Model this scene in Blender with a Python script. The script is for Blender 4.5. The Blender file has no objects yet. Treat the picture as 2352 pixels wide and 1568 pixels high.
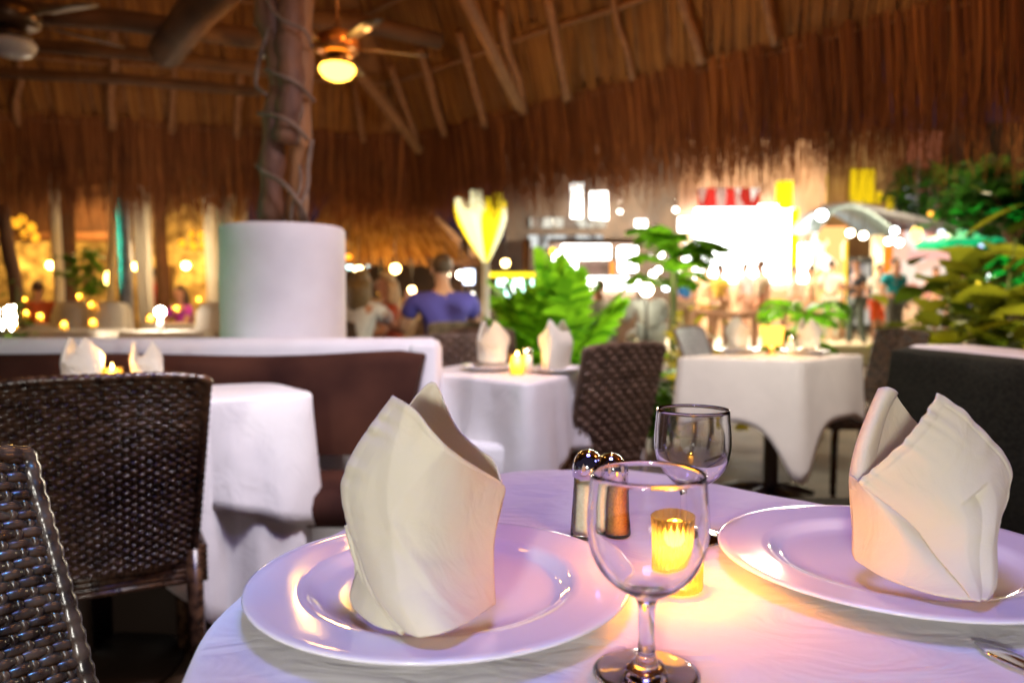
import bpy, bmesh, math, random
from mathutils import Vector, Matrix, Euler, noise
V = Vector
rnd = random.Random(7)
scn = bpy.context.scene
col = scn.collection
# ------------------------------------------------------------------ camera
H = 0.99            # camera height above the restaurant floor
F = 1745.0          # focal length in units of a 2352 px wide picture
PIT = math.atan(89.0 / F)
cd = bpy.data.cameras.new("camera"); cam = bpy.data.objects.new("camera", cd); col.objects.link(cam)
cam.location = (0, 0, H); cam.rotation_euler = (math.pi / 2 - PIT, 0, 0)
cd.sensor_width = 36.0; cd.lens = F / 2352.0 * 36.0
cd.clip_start = 0.02; cd.clip_end = 300
cd.dof.use_dof = True; cd.dof.focus_distance = 0.74; cd.dof.aperture_fstop = 4.0
scn.camera = cam
# ------------------------------------------------------------------ world: night sky
w = bpy.data.worlds.new("World"); scn.world = w; w.use_nodes = True
wn = w.node_tree; wn.nodes.clear()
sky = wn.nodes.new("ShaderNodeTexSky"); sky.sky_type = 'NISHITA'; sky.sun_disc = False
sky.sun_elevation = math.radians(-4); sky.sun_rotation = math.radians(200)
bg1 = wn.nodes.new("ShaderNodeBackground"); bg1.inputs[1].default_value = 0.05
wn.links.new(sky.outputs[0], bg1.inputs[0])
bg2 = wn.nodes.new("ShaderNodeBackground"); bg2.inputs[0].default_value = (0.30, 0.22, 0.42, 1); bg2.inputs[1].default_value = 0.05
ad = wn.nodes.new("ShaderNodeAddShader"); wo = wn.nodes.new("ShaderNodeOutputWorld")
wn.links.new(bg1.outputs[0], ad.inputs[0]); wn.links.new(bg2.outputs[0], ad.inputs[1]); wn.links.new(ad.outputs[0], wo.inputs[0])
# ------------------------------------------------------------------ render settings
scn.render.engine = 'CYCLES'
c = scn.cycles
c.use_denoising = True
try: c.denoiser = 'OPENIMAGEDENOISE'
except Exception: pass
c.max_bounces = 10; c.diffuse_bounces = 3; c.glossy_bounces = 4; c.transmission_bounces = 9; c.transparent_max_bounces = 12
c.sample_clamp_indirect = 6.0; c.sample_clamp_direct = 0
c.caustics_reflective = True; c.caustics_refractive = True; c.blur_glossy = 0.5
scn.view_settings.view_transform = 'Standard'; scn.view_settings.look = 'None'
scn.view_settings.exposure = 0.4; scn.view_settings.gamma = 1.0

# pixel (2352 x 1568 frame of the photograph) -> world
def ray(px, py):
    x = (px - 1176.0) / F; y = (784.0 - py) / F
    return V((x, math.cos(PIT) + y * math.sin(PIT), -math.sin(PIT) + y * math.cos(PIT)))
def at(px, py, D):
    r = ray(px, py); return V((0, 0, H)) + r * (D / r.y)
def on(px, py, z):
    r = ray(px, py); return V((0, 0, H)) + r * ((z - H) / r.z)

# ------------------------------------------------------------------ lamps
def light(name, kind, loc, energy, color, size=0.1, target=None, spot=None, shape=None, size_y=None, spread=None):
    ld = bpy.data.lights.new(name, kind); ld.energy = energy; ld.color = color
    if kind == 'AREA':
        ld.size = size
        if size_y: ld.shape = 'RECTANGLE'; ld.size_y = size_y
        if spread: ld.spread = spread
    elif kind in ('POINT', 'SPOT'):
        ld.shadow_soft_size = size
        if spot: ld.spot_size = spot; ld.spot_blend = 0.6
    o = bpy.data.objects.new(name, ld); col.objects.link(o); o.location = loc
    if target is not None:
        o.rotation_euler = (V(target) - V(loc)).to_track_quat('-Z', 'Y').to_euler()
    return o
WARM = (1.0, 0.52, 0.16); LILAC = (0.70, 0.50, 1.0)
# unseen lamps added to light the tables, chairs and thatch
light("lilac_overhead_fill", 'AREA', (0.1, 0.6, 2.6), 7.0, (0.30, 0.28, 1.0), 0.5, target=(0.1, 0.8, 0.6), spread=math.radians(120))  # added overhead, out of view, for lilac light on cloth and plates
light("low_front_fill", 'AREA', (-0.35, -1.0, 1.12), 19, (1.0, 0.96, 0.86), 0.16, target=(0.05, 0.9, 0.82))  # low cream fill added behind the camera to brighten the napkins
light("thatch_fill", 'POINT', (0.6, 3.4, 4.1), 48, (1.0, 0.40, 0.05), 0.15)  # this and the next three: unseen, added to light the thatch
light("thatch_fill", 'POINT', (-1.6, 2.6, 3.8), 10, (1.0, 0.40, 0.05), 0.15)
light("thatch_fill", 'POINT', (3.2, 1.6, 4.0), 52, (1.0, 0.36, 0.05), 0.15)
light("thatch_fill", 'POINT', (-4.6, 5.0, 3.6), 7, (1.0, 0.46, 0.10), 0.15)
light("blue_highlight_spot", 'SPOT', (0.0, 0.1, 2.3), 170, (0.12, 0.45, 1.0), 0.06, target=(-0.60, 0.72, 0.58), spot=math.radians(22))  # unseen narrow spot added for blue highlights on the near chair
light("table_two_fill", 'AREA', (0.4, 1.8, 2.6), 13, (0.92, 0.85, 1.0), 0.5, target=(0.1, 2.9, 0.6), spread=math.radians(110))  # unseen fill over the middle table and its chair
light("table_three_fill", 'AREA', (1.2, 2.3, 2.5), 6, (1.0, 0.93, 0.82), 0.3, target=(1.5, 3.7, 0.6), spread=math.radians(80))  # unseen fill added for the right table
light("left_table_fill", 'AREA', (-0.15, 1.3, 1.9), 3, (1.0, 0.93, 0.97), 0.2, target=(-0.72, 2.0, 0.45), spread=math.radians(70))  # unseen fill aimed at the left table cloth

# ------------------------------------------------------------------ materials
def sset(b, name, v):
    if name in b.inputs: b.inputs[name].default_value = v
def mk(name, c1, c2=None, scale=8.0, rough=0.6, metal=0.0, bump=0.0, bscale=60.0, spec=0.5, detail=4, stretch=None,
       transl=0.0, coat=0.0, emis=None, estr=0.0, sheen=0.0, wave=None, bdist=0.002):
    m = bpy.data.materials.new(name); m.use_nodes = True; nt = m.node_tree; nt.nodes.clear()
    N = nt.nodes.new; L = nt.links.new
    out = N("ShaderNodeOutputMaterial"); b = N("ShaderNodeBsdfPrincipled")
    b.inputs["Base Color"].default_value = (*c1, 1); b.inputs["Roughness"].default_value = rough
    b.inputs["Metallic"].default_value = metal; sset(b, "Specular IOR Level", spec); sset(b, "Coat Weight", coat); sset(b, "Coat Roughness", 0.08)
    sset(b, "Sheen Weight", sheen)
    tc = N("ShaderNodeTexCoord"); mp = N("ShaderNodeMapping"); L(tc.outputs["Object"], mp.inputs[0])
    if stretch: mp.inputs["Scale"].default_value = stretch
    if c2 is not None:
        nz = N("ShaderNodeTexNoise"); nz.inputs["Scale"].default_value = scale; nz.inputs["Detail"].default_value = detail
        L(mp.outputs[0], nz.inputs[0])
        cr = N("ShaderNodeValToRGB"); cr.color_ramp.elements[0].position = 0.35; cr.color_ramp.elements[1].position = 0.65
        cr.color_ramp.elements[0].color = (*c1, 1); cr.color_ramp.elements[1].color = (*c2, 1)
        L(nz.outputs[0], cr.inputs[0]); L(cr.outputs[0], b.inputs["Base Color"])
    if bump > 0:
        if wave:
            t = N("ShaderNodeTexWave"); t.inputs["Scale"].default_value = wave; t.inputs["Distortion"].default_value = 2.0; t.inputs["Detail"].default_value = 2
            hs = t.outputs[1]
        else:
            t = N("ShaderNodeTexNoise"); t.inputs["Scale"].default_value = bscale; t.inputs["Detail"].default_value = 5
            hs = t.outputs[0]
        L(mp.outputs[0], t.inputs[0])
        bp = N("ShaderNodeBump"); bp.inputs["Strength"].default_value = bump; bp.inputs["Distance"].default_value = bdist
        L(hs, bp.inputs["Height"]); L(bp.outputs[0], b.inputs["Normal"])
    if emis is not None:
        sset(b, "Emission Color", (*emis, 1)); sset(b, "Emission Strength", estr)
    last = b.outputs[0]
    if transl > 0:
        t = N("ShaderNodeBsdfTranslucent"); t.inputs[0].default_value = (*(c2 or c1), 1)
        mx = N("ShaderNodeMixShader"); mx.inputs[0].default_value = transl
        L(last, mx.inputs[1]); L(t.outputs[0], mx.inputs[2]); last = mx.outputs[0]
    L(last, out.inputs[0])
    return m
def em(name, color, s):
    m = bpy.data.materials.new(name); m.use_nodes = True; nt = m.node_tree; nt.nodes.clear()
    e = nt.nodes.new("ShaderNodeEmission"); e.inputs[0].default_value = (*color, 1); e.inputs[1].default_value = s
    o = nt.nodes.new("ShaderNodeOutputMaterial"); nt.links.new(e.outputs[0], o.inputs[0]); return m
def em_pattern(name, cols, s, scale=6.0, stretch=(1, 1, 1)):
    """a lit interior: voronoi patches of different colours"""
    m = bpy.data.materials.new(name); m.use_nodes = True; nt = m.node_tree; nt.nodes.clear(); N = nt.nodes.new; L = nt.links.new
    tc = N("ShaderNodeTexCoord"); mp = N("ShaderNodeMapping"); mp.inputs["Scale"].default_value = stretch; L(tc.outputs["Object"], mp.inputs[0])
    v = N("ShaderNodeTexVoronoi"); v.inputs["Scale"].default_value = scale; L(mp.outputs[0], v.inputs[0])
    sx = N("ShaderNodeSeparateXYZ"); L(v.outputs["Color"], sx.inputs[0])
    cr = N("ShaderNodeValToRGB"); cr.color_ramp.interpolation = 'CONSTANT'
    el = cr.color_ramp.elements; el[0].color = (*cols[0], 1)
    for i, cc in enumerate(cols[1:]):
        e = el[1] if i == 0 else el.new(0.5)
        e.position = (i + 1) / len(cols); e.color = (*cc, 1)
    L(sx.outputs[0], cr.inputs[0])
    e = N("ShaderNodeEmission"); e.inputs[1].default_value = s; L(cr.outputs[0], e.inputs[0])
    o = N("ShaderNodeOutputMaterial"); L(e.outputs[0], o.inputs[0]); return m
def cloth_mat(name, c1, weave=900.0, wr=0.35, wrs=14.0, rough=0.85, transl=0.0, sheen=0.15):
    m = bpy.data.materials.new(name); m.use_nodes = True; nt = m.node_tree; nt.nodes.clear(); N = nt.nodes.new; L = nt.links.new
    out = N("ShaderNodeOutputMaterial"); b = N("ShaderNodeBsdfPrincipled"); b.inputs["Base Color"].default_value = (*c1, 1)
    b.inputs["Roughness"].default_value = rough; sset(b, "Sheen Weight", sheen); sset(b, "Specular IOR Level", 0.25)
    tc = N("ShaderNodeTexCoord")
    n0 = N("ShaderNodeTexNoise"); n0.inputs["Scale"].default_value = 7; L(tc.outputs["Object"], n0.inputs[0])
    mx = N("ShaderNodeMixRGB"); mx.blend_type = 'MULTIPLY'; mx.inputs[0].default_value = 0.22; mx.inputs[1].default_value = (*c1, 1); L(n0.outputs[0], mx.inputs[2])
    L(mx.outputs[0], b.inputs["Base Color"])
    n1 = N("ShaderNodeTexNoise"); n1.inputs["Scale"].default_value = wrs; n1.inputs["Detail"].default_value = 3; n1.inputs["Distortion"].default_value = 0.9
    mp = N("ShaderNodeMapping"); mp.inputs["Scale"].default_value = (1, 1.8, 1); mp.inputs["Rotation"].default_value = (0, 0, 0.5); L(tc.outputs["Object"], mp.inputs[0]); L(mp.outputs[0], n1.inputs[0])
    b1 = N("ShaderNodeBump"); b1.inputs["Strength"].default_value = wr; b1.inputs["Distance"].default_value = 0.012; L(n1.outputs[0], b1.inputs["Height"])
    n2 = N("ShaderNodeTexNoise"); n2.inputs["Scale"].default_value = weave; n2.inputs["Detail"].default_value = 2; L(tc.outputs["Object"], n2.inputs[0])
    b2 = N("ShaderNodeBump"); b2.inputs["Strength"].default_value = 0.25; b2.inputs["Distance"].default_value = 0.0006; L(n2.outputs[0], b2.inputs["Height"]); L(b1.outputs[0], b2.inputs["Normal"])
    L(b2.outputs[0], b.inputs["Normal"])
    last = b.outputs[0]
    if transl > 0:
        t = N("ShaderNodeBsdfTranslucent"); t.inputs[0].default_value = (c1[0], c1[1] * .96, c1[2] * .8, 1)
        ms = N("ShaderNodeMixShader"); ms.inputs[0].default_value = transl; L(last, ms.inputs[1]); L(t.outputs[0], ms.inputs[2]); last = ms.outputs[0]
    L(last, out.inputs[0]); return m
def glass_mat(name, color=(1, 1, 1), rough=0.0):
    m = bpy.data.materials.new(name); m.use_nodes = True; nt = m.node_tree; nt.nodes.clear()
    g = nt.nodes.new("ShaderNodeBsdfGlass"); g.inputs[0].default_value = (*color, 1); g.inputs["Roughness"].default_value = rough; g.inputs["IOR"].default_value = 1.48
    o = nt.nodes.new("ShaderNodeOutputMaterial"); nt.links.new(g.outputs[0], o.inputs[0]); return m
def thin_glass(name, color, transl=0.2, glossy=0.5):
    """thin coloured glass that lets the light of the flame out"""
    m = bpy.data.materials.new(name); m.use_nodes = True; nt = m.node_tree; nt.nodes.clear(); N = nt.nodes.new; L = nt.links.new
    tr = N("ShaderNodeBsdfTransparent"); tr.inputs[0].default_value = (*color, 1)
    tl = N("ShaderNodeBsdfTranslucent"); tl.inputs[0].default_value = (*color, 1)
    gl = N("ShaderNodeBsdfGlossy"); gl.inputs["Roughness"].default_value = 0.06
    m1 = N("ShaderNodeMixShader"); m1.inputs[0].default_value = transl; L(tr.outputs[0], m1.inputs[1]); L(tl.outputs[0], m1.inputs[2])
    fr = N("ShaderNodeLayerWeight"); fr.inputs[0].default_value = glossy
    m2 = N("ShaderNodeMixShader"); L(fr.outputs["Fresnel"], m2.inputs[0]); L(m1.outputs[0], m2.inputs[1]); L(gl.outputs[0], m2.inputs[2])
    o = N("ShaderNodeOutputMaterial"); L(m2.outputs[0], o.inputs[0]); return m
def straw_mat(name, ca, cb, cc, rough=0.75, transl=0.15):
    """uses the per-strand attribute 'tone'"""
    m = bpy.data.materials.new(name); m.use_nodes = True; nt = m.node_tree; nt.nodes.clear(); N = nt.nodes.new; L = nt.links.new
    at_ = N("ShaderNodeAttribute"); at_.attribute_name = "tone"
    cr = N("ShaderNodeValToRGB"); el = cr.color_ramp.elements
    el[0].color = (*ca, 1); el[1].color = (*cc, 1); e = el.new(0.5); e.color = (*cb, 1)
    L(at_.outputs["Fac"], cr.inputs[0])
    b = N("ShaderNodeBsdfPrincipled"); b.inputs["Roughness"].default_value = rough; L(cr.outputs[0], b.inputs["Base Color"]); sset(b, "Specular IOR Level", 0.3)
    t = N("ShaderNodeBsdfTranslucent"); L(cr.outputs[0], t.inputs[0])
    ms = N("ShaderNodeMixShader"); ms.inputs[0].default_value = transl; L(b.outputs[0], ms.inputs[1]); L(t.outputs[0], ms.inputs[2])
    o = N("ShaderNodeOutputMaterial"); L(ms.outputs[0], o.inputs[0]); return m

M = {}
M['cloth'] = cloth_mat('white_table_linen', (0.80, 0.78, 0.78), wr=0.42, wrs=9, weave=700)
M['cloth_near'] = cloth_mat('near_table_linen', (0.80, 0.78, 0.78), wr=0.42, wrs=12, weave=700)
M['cloth_cream'] = cloth_mat('cream_table_linen', (0.80, 0.76, 0.68), wr=0.3, wrs=7)
M['napkin'] = cloth_mat('napkin_linen', (0.88, 0.83, 0.68), wr=0.22, wrs=26, weave=900, transl=0.24, sheen=0.2)
M['drape'] = mk('slip_cover', (0.72, 0.66, 0.55), rough=0.9, bump=0.3, bscale=20, transl=0.2)
M['porcelain'] = mk('porcelain', (0.82, 0.80, 0.82), rough=0.06, coat=0.2, spec=0.45)
M['glass'] = glass_mat('clear_glass')
M['shaker_glass'] = thin_glass('shaker_glass', (0.92, 0.94, 0.92), 0.05, 0.35)
M['votive'] = thin_glass('amber_glass', (1.0, 0.85, 0.46), 0.40, 0.10)
M['wax'] = mk('wax', (0.95, 0.80, 0.50), rough=0.5, transl=0.6, emis=(1.0, 0.48, 0.08), estr=6.0)  # the flame's glow inside the wax is put in as emission
M['flame'] = em('flame', (1.0, 0.66, 0.26), 60)
M['flame_far'] = em('candle_flame_far', (1.0, 0.55, 0.14), 40)
M['wick'] = mk('wick', (0.02, 0.02, 0.02), rough=0.9)
M['chrome'] = mk('chrome', (0.75, 0.75, 0.77), rough=0.06, metal=1.0)
M['salt'] = mk('salt', (0.78, 0.74, 0.64), (0.7, 0.62, 0.5), rough=0.9, scale=300)
M['pepper'] = mk('ground_spice', (0.55, 0.30, 0.10), (0.22, 0.11, 0.05), rough=0.9, scale=700)
M['wicker'] = mk('dark_wicker', (0.016, 0.007, 0.004), (0.085, 0.042, 0.022), rough=0.26, scale=45, spec=0.6, bump=0.15, bscale=200)
M['wicker_brown'] = mk('brown_wicker', (0.085, 0.052, 0.034), (0.17, 0.105, 0.07), rough=0.42, scale=18, spec=0.5)
M['wicker_lit'] = mk('blue_lit_wicker', (0.50, 0.55, 0.56), (0.62, 0.66, 0.66), rough=0.45, scale=18)  # wicker with the bluish white light put into its colour
M['legwood'] = mk('dark_leg', (0.03, 0.018, 0.012), rough=0.4)
M['plaster'] = mk('white_plaster', (0.80, 0.78, 0.79), (0.70, 0.67, 0.69), rough=0.7, scale=4, detail=8, bump=0.35, bscale=30)
M['sling_brown'] = mk('brown_upholstery', (0.026, 0.009, 0.007), (0.075, 0.028, 0.017), rough=0.85, spec=.1, scale=3, bump=0.5, bscale=500, bdist=0.001)
M['sling_green'] = mk('dark_upholstery', (0.006, 0.007, 0.005), (0.020, 0.021, 0.014), rough=0.85, spec=.1, scale=60, bump=0.6, bscale=600, bdist=0.001, stretch=(1, 1, 3))
M['bark'] = mk('tree_bark', (0.11, 0.045, 0.028), (0.24, 0.10, 0.045), rough=0.65, scale=7, stretch=(2, 2, 0.5), bump=0.6, bscale=25, bdist=0.01)
M['vine'] = mk('vine_bark', (0.26, 0.17, 0.12), (0.12, 0.07, 0.05), rough=0.7, scale=12)
M['pole'] = mk('rafter_wood', (0.36, 0.16, 0.06), (0.25, 0.105, 0.04), rough=0.7, scale=9, stretch=(3, 3, .6), bump=0.3, bscale=30)
M['beam'] = mk('beam_wood', (0.16, 0.07, 0.03), (0.10, 0.045, 0.02), rough=0.75, scale=4, bump=0.3, bscale=20)
M['thatch'] = straw_mat('palm_thatch', (0.14, 0.046, 0.010), (0.32, 0.120, 0.024), (0.52, 0.22, 0.05))
M['thatch_tip'] = straw_mat('backlit_thatch', (0.045, 0.012, 0.004), (0.19, 0.056, 0.014), (0.42, 0.15, 0.038), transl=.05)  # fringe darkened: its backlit shade is put into the colour
M['floor'] = mk('floor_tile', (0.060, 0.036, 0.022), (0.105, 0.064, 0.042), rough=0.62, scale=3, spec=0.06, bump=0.15, bscale=6)
M['plank'] = mk('deck_plank', (0.22, 0.15, 0.11), (0.15, 0.10, 0.08), rough=0.5, scale=10, stretch=(.4, 4, 1))
M['street'] = mk('street_paving', (0.58, 0.50, 0.34), (0.50, 0.42, 0.29), rough=0.6, scale=2, bump=.1)
M['kerb'] = mk('yellow_kerb', (0.70, 0.52, 0.06), rough=0.6)
M['fanmetal'] = mk('bronze', (0.10, 0.055, 0.03), rough=0.35, metal=0.7)
M['copper'] = mk('copper', (0.75, 0.33, 0.12), rough=0.3, metal=0.9)
M['black'] = mk('black_paint', (0.015, 0.014, 0.016), rough=0.4)
M['white'] = mk('white_paint', (0.8, 0.8, 0.8), rough=0.45)

# ------------------------------------------------------------------ mesh builder
WORLD = {}     # world origin of every object while it is being built
class MB:
    def __init__(s): s.v = []; s.f = []; s.t = []; s.mi = []; s.cm = 0
    def add(s, vs, fs, tone=0.5):
        n = len(s.v); s.v += [V(p) for p in vs]
        for f in fs: s.f.append([i + n for i in f]); s.t.append(tone); s.mi.append(s.cm)
        return s
    def grid(s, rows, closed=False, tone=0.5, cap=False):
        nr = len(rows); nc = len(rows[0]); vs = [p for r in rows for p in r]; fs = []
        for i in range(nr - 1):
            for j in range(nc if closed else nc - 1):
                k = (j + 1) % nc
                fs.append((i * nc + j, i * nc + k, (i + 1) * nc + k, (i + 1) * nc + j))
        if cap: fs.append(tuple(range(nc))[::-1]); fs.append(tuple((nr - 1) * nc + j for j in range(nc)))
        return s.add(vs, fs, tone)
    def box(s, c, d, rz=0.0, bev=0.0, tone=0.5, rot=None):
        c = V(c); hx, hy, hz = d[0] / 2, d[1] / 2, d[2] / 2
        R = rot if rot is not None else Matrix.Rotation(rz, 3, 'Z')
        if bev <= 0:
            p = [c + R @ V((x * hx, y * hy, z * hz)) for z in (-1, 1) for x, y in ((-1, -1), (1, -1), (1, 1), (-1, 1))]
            return s.add(p, [(3, 2, 1, 0), (4, 5, 6, 7), (0, 1, 5, 4), (1, 2, 6, 5), (2, 3, 7, 6), (3, 0, 4, 7)], tone)
        b = min(bev, hx * .95, hy * .95, hz * .95); rings = []
        for z, ins in ((-hz, b), (-hz + b * .3, b * .3), (-hz + b, 0), (hz - b, 0), (hz - b * .3, b * .3), (hz, b)):
            r = []
            for (sx, sy) in ((-1, -1), (1, -1), (1, 1), (-1, 1)):
                a0 = {(-1, -1): 180, (1, -1): 270, (1, 1): 0, (-1, 1): 90}[(sx, sy)]
                for k in range(4):
                    a = math.radians(a0 + 30 * k)
                    r.append(c + R @ V((sx * (hx - b) + (b - ins) * math.cos(a), sy * (hy - b) + (b - ins) * math.sin(a), z)))
            rings.append(r)
        return s.grid(rings, True, tone, True)
    def tube(s, pts, rad, n=8, tone=0.5, cap=True, squash=None):
        pts = [V(p) for p in pts]; m = len(pts)
        if not isinstance(rad, (list, tuple)): rad = [rad] * m
        rows = []; up = V((0, 0, 1)); pu = None
        for i, p in enumerate(pts):
            t = (pts[min(i + 1, m - 1)] - pts[max(i - 1, 0)])
            t = t.normalized() if t.length > 1e-9 else V((0, 0, 1))
            if pu is None:
                a = up if abs(t.z) < .95 else V((1, 0, 0)); u = t.cross(a).normalized()
            else:
                u = pu - t * pu.dot(t); u = u.normalized() if u.length > 1e-6 else t.cross(up).normalized()
            pu = u; v2 = t.cross(u)
            rows.append([p + (u * math.cos(2 * math.pi * k / n) + v2 * math.sin(2 * math.pi * k / n) * (squash or 1)) * rad[i] for k in range(n)])
        return s.grid(rows, True, tone, cap)
    def lathe(s, prof, c, n=32, tone=0.5, rib=0, ribamp=0.0, closed=False):
        c = V(c); rows = []
        for r, z in prof:
            rows.append([c + V(((r + (ribamp * math.cos(rib * 2 * math.pi * k / n) if rib else 0)) * math.cos(2 * math.pi * k / n),
                                (r + (ribamp * math.cos(rib * 2 * math.pi * k / n) if rib else 0)) * math.sin(2 * math.pi * k / n), z)) for k in range(n)])
        if closed: rows.append(rows[0])
        return s.grid(rows, True, tone, False)
    def ball(s, c, r, n=16, m=10, tone=0.5, rot=None):
        c = V(c); r = (r, r, r) if not isinstance(r, (list, tuple)) else r; rows = []
        for i in range(m + 1):
            a = -math.pi / 2 + math.pi * i / m; q = max(math.cos(a), 1e-3)
            row = []
            for k in range(n):
                p = V((r[0] * q * math.cos(2 * math.pi * k / n), r[1] * q * math.sin(2 * math.pi * k / n), r[2] * math.sin(a)))
                row.append(c + (rot @ p if rot else p))
            rows.append(row)
        return s.grid(rows, True, tone, True)
    def blade(s, pts, wid, side, tone=0.5, fold=0.0):
        rows = []
        for p, w_ in zip(pts, wid):
            sd = side if isinstance(side, Vector) else V(side)
            if fold: rows.append([p - sd * w_, p + V((0, 0, -fold * w_)), p + sd * w_])
            else: rows.append([p - sd * w_, p + sd * w_])
        return s.grid(rows, False, tone)
    def build(s, name, mat, parent=None, origin=None, smooth=True, tone=False, mods=None):
        me = bpy.data.meshes.new(name)
        if parent is not None and origin is None: origin = WORLD[parent]
        if origin is None:
            xs = [p.x for p in s.v]; ys = [p.y for p in s.v]; zs = [p.z for p in s.v]
            origin = V(((min(xs) + max(xs)) / 2, (min(ys) + max(ys)) / 2, min(zs)))
        origin = V(origin)
        me.from_pydata([tuple(p - origin) for p in s.v], [], s.f)
        mats = mat if isinstance(mat, (list, tuple)) else [mat]
        for mm in mats: me.materials.append(mm)
        if len(mats) > 1: me.polygons.foreach_set("material_index", s.mi)
        if smooth: me.polygons.foreach_set("use_smooth", [True] * len(me.polygons))
        if tone:
            a = me.attributes.new("tone", 'FLOAT', 'FACE'); a.data.foreach_set("value", s.t)
        me.update()
        o = bpy.data.objects.new(name, me); col.objects.link(o)
        if parent is not None:
            o.parent = parent; o.location = origin - WORLD[parent]
        else: o.location = origin
        WORLD[o] = origin
        for md in (mods or []):
            if md[0] == 'SOLID':
                x = o.modifiers.new('thickness', 'SOLIDIFY'); x.thickness = md[1]; x.offset = 0
            elif md[0] == 'SUB':
                x = o.modifiers.new('smooth', 'SUBSURF'); x.levels = md[1]; x.render_levels = md[1]
            elif md[0] == 'BEV':
                x = o.modifiers.new('bevel', 'BEVEL'); x.width = md[1]; x.segments = 2
        return o
def sharp(o, ang=40):
    me = o.data; bm = bmesh.new(); bm.from_mesh(me)
    for e in bm.edges:
        if len(e.link_faces) == 2 and e.calc_face_angle(0) > math.radians(ang): e.smooth = False
    bm.to_mesh(me); bm.free(); return o
def tag(o, label=None, cat=None, group=None, kind=None):
    if label: o['label'] = label
    if cat: o['category'] = cat
    if group: o['group'] = group
    if kind: o['kind'] = kind
    return o
def empty(name, loc, label=None, cat=None, group=None, rz=0):
    o = bpy.data.objects.new(name, None); col.objects.link(o); o.location = loc; o.empty_display_size = .1
    o.rotation_euler = (0, 0, rz); WORLD[o] = V(loc); tag(o, label, cat, group); return o
def dup(root, loc, rz=0.0, label=None, group=None, scale=None, cat=None, mat=None):
    def cp(o, par):
        c_ = o.copy(); col.objects.link(c_); c_.parent = par
        WORLD[c_] = WORLD.get(o, V((0, 0, 0)))
        for ch in [k for k in bpy.data.objects if k.parent == o and k is not c_]: cp(ch, c_)
        return c_
    r = cp(root, None); r.location = loc; r.rotation_euler = (0, 0, rz)
    if scale: r.scale = (scale, scale, scale) if not isinstance(scale, tuple) else scale
    if label: r['label'] = label
    if group: r['group'] = group
    if cat: r['category'] = cat
    return r
def cat_poly(pts, n, closed=False):
    """Catmull-Rom resample to n points, even in arc length"""
    P = [V(p) for p in pts]; m = len(P); dense = []
    segs = m if closed else m - 1
    for i in range(segs):
        if closed: p0, p1, p2, p3 = P[(i - 1) % m], P[i], P[(i + 1) % m], P[(i + 2) % m]
        else: p0, p1, p2, p3 = P[max(i - 1, 0)], P[i], P[i + 1], P[min(i + 2, m - 1)]
        for k in range(12):
            t = k / 12.0
            dense.append(0.5 * ((2 * p1) + (p2 - p0) * t + (2 * p0 - 5 * p1 + 4 * p2 - p3) * t * t + (3 * p1 - p0 - 3 * p2 + p3) * t ** 3))
    dense.append(P[0] if closed else P[-1])
    L = [0]
    for i in range(1, len(dense)): L.append(L[-1] + (dense[i] - dense[i - 1]).length)
    out = []; j = 0; tot = L[-1]; cnt = n if closed else n - 1
    for k in range(n):
        d = tot * k / cnt
        while j < len(L) - 2 and L[j + 1] < d: j += 1
        q = (d - L[j]) / max(L[j + 1] - L[j], 1e-9)
        out.append(dense[j].lerp(dense[j + 1], min(max(q, 0), 1)))
    return out
def smooth_path(pts, n): return cat_poly(pts, n)
# =================================================================== SETTING
m = MB(); m.add([(-30, -6, 0), (30, -6, 0), (30, 13.0, 0), (-30, 13.0, 0)], [(0, 1, 2, 3)])
tag(m.build('restaurant_floor', M['floor']), kind='structure')
m = MB(); m.add([(-60, -30, -0.3), (60, -30, -0.3), (60, 90, -0.3), (-60, 90, -0.3)], [(0, 1, 2, 3)])
tag(m.build('ground', M['street']), kind='structure')
m = MB(); m.box((8.2, 28.0, 0.06), (24, 30.0, 0.20)); tag(m.build('street', M['street'], smooth=False), kind='structure')
m = MB(); m.box((8.2, 12.93, 0.075), (24, 0.12, 0.19), bev=.02); tag(m.build('kerb', M['kerb']), kind='structure')
# ------------------------------------------------------------------- thatched roof (palapa)
C0 = V((-1.21, 8.91, 2.9)); MS = 1.10
DR = V((.7071, -.7071, 0)); DL = V((-.961, -.277, 0)); NR = V((-.7071, -.7071, 0)); NL = V((.277, -.961, 0))
def rp(side, a, t, off=0.0):
    d, n = (DR, NR) if side == 'R' else (DL, NL)
    return C0 + d * a + n * t + V((0, 0, MS * t - off))
def rpix(side, px, py, off=0.06):
    d, n = (DR, NR) if side == 'R' else (DL, NL)
    N_ = V((-n.x * MS, -n.y * MS, 1)); r = ray(px, py); o = V((0, 0, H)); b = C0 - V((0, 0, off))
    return o + r * ((b - o).dot(N_) / r.dot(N_))
roof = empty('thatched_roof', C0, 'steep palm thatched palapa roof over the restaurant, shaggy fringe hanging along its eave', 'roof')
R0 = random.Random(3)
m = MB()
for side, L_ in (('R', 13.0), ('L', 11.0)):
    rows = []
    for i in range(14):
        t = -0.12 + i * 0.42; a0 = .59 * t
        rows.append([rp(side, a0 + (L_ - a0) * k / 40.0, t) + V((0, 0, .05 + .02 * math.sin(k * 2.3 + i))) for k in range(41)])
    m.grid(rows)
m.build('roof_sheet', mk('inner_thatch', (0.20, 0.075, 0.02), (0.34, 0.14, 0.04), scale=9, rough=.8, bump=.7, bscale=14, stretch=(1, 1, .35), bdist=.03), roof)
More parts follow.
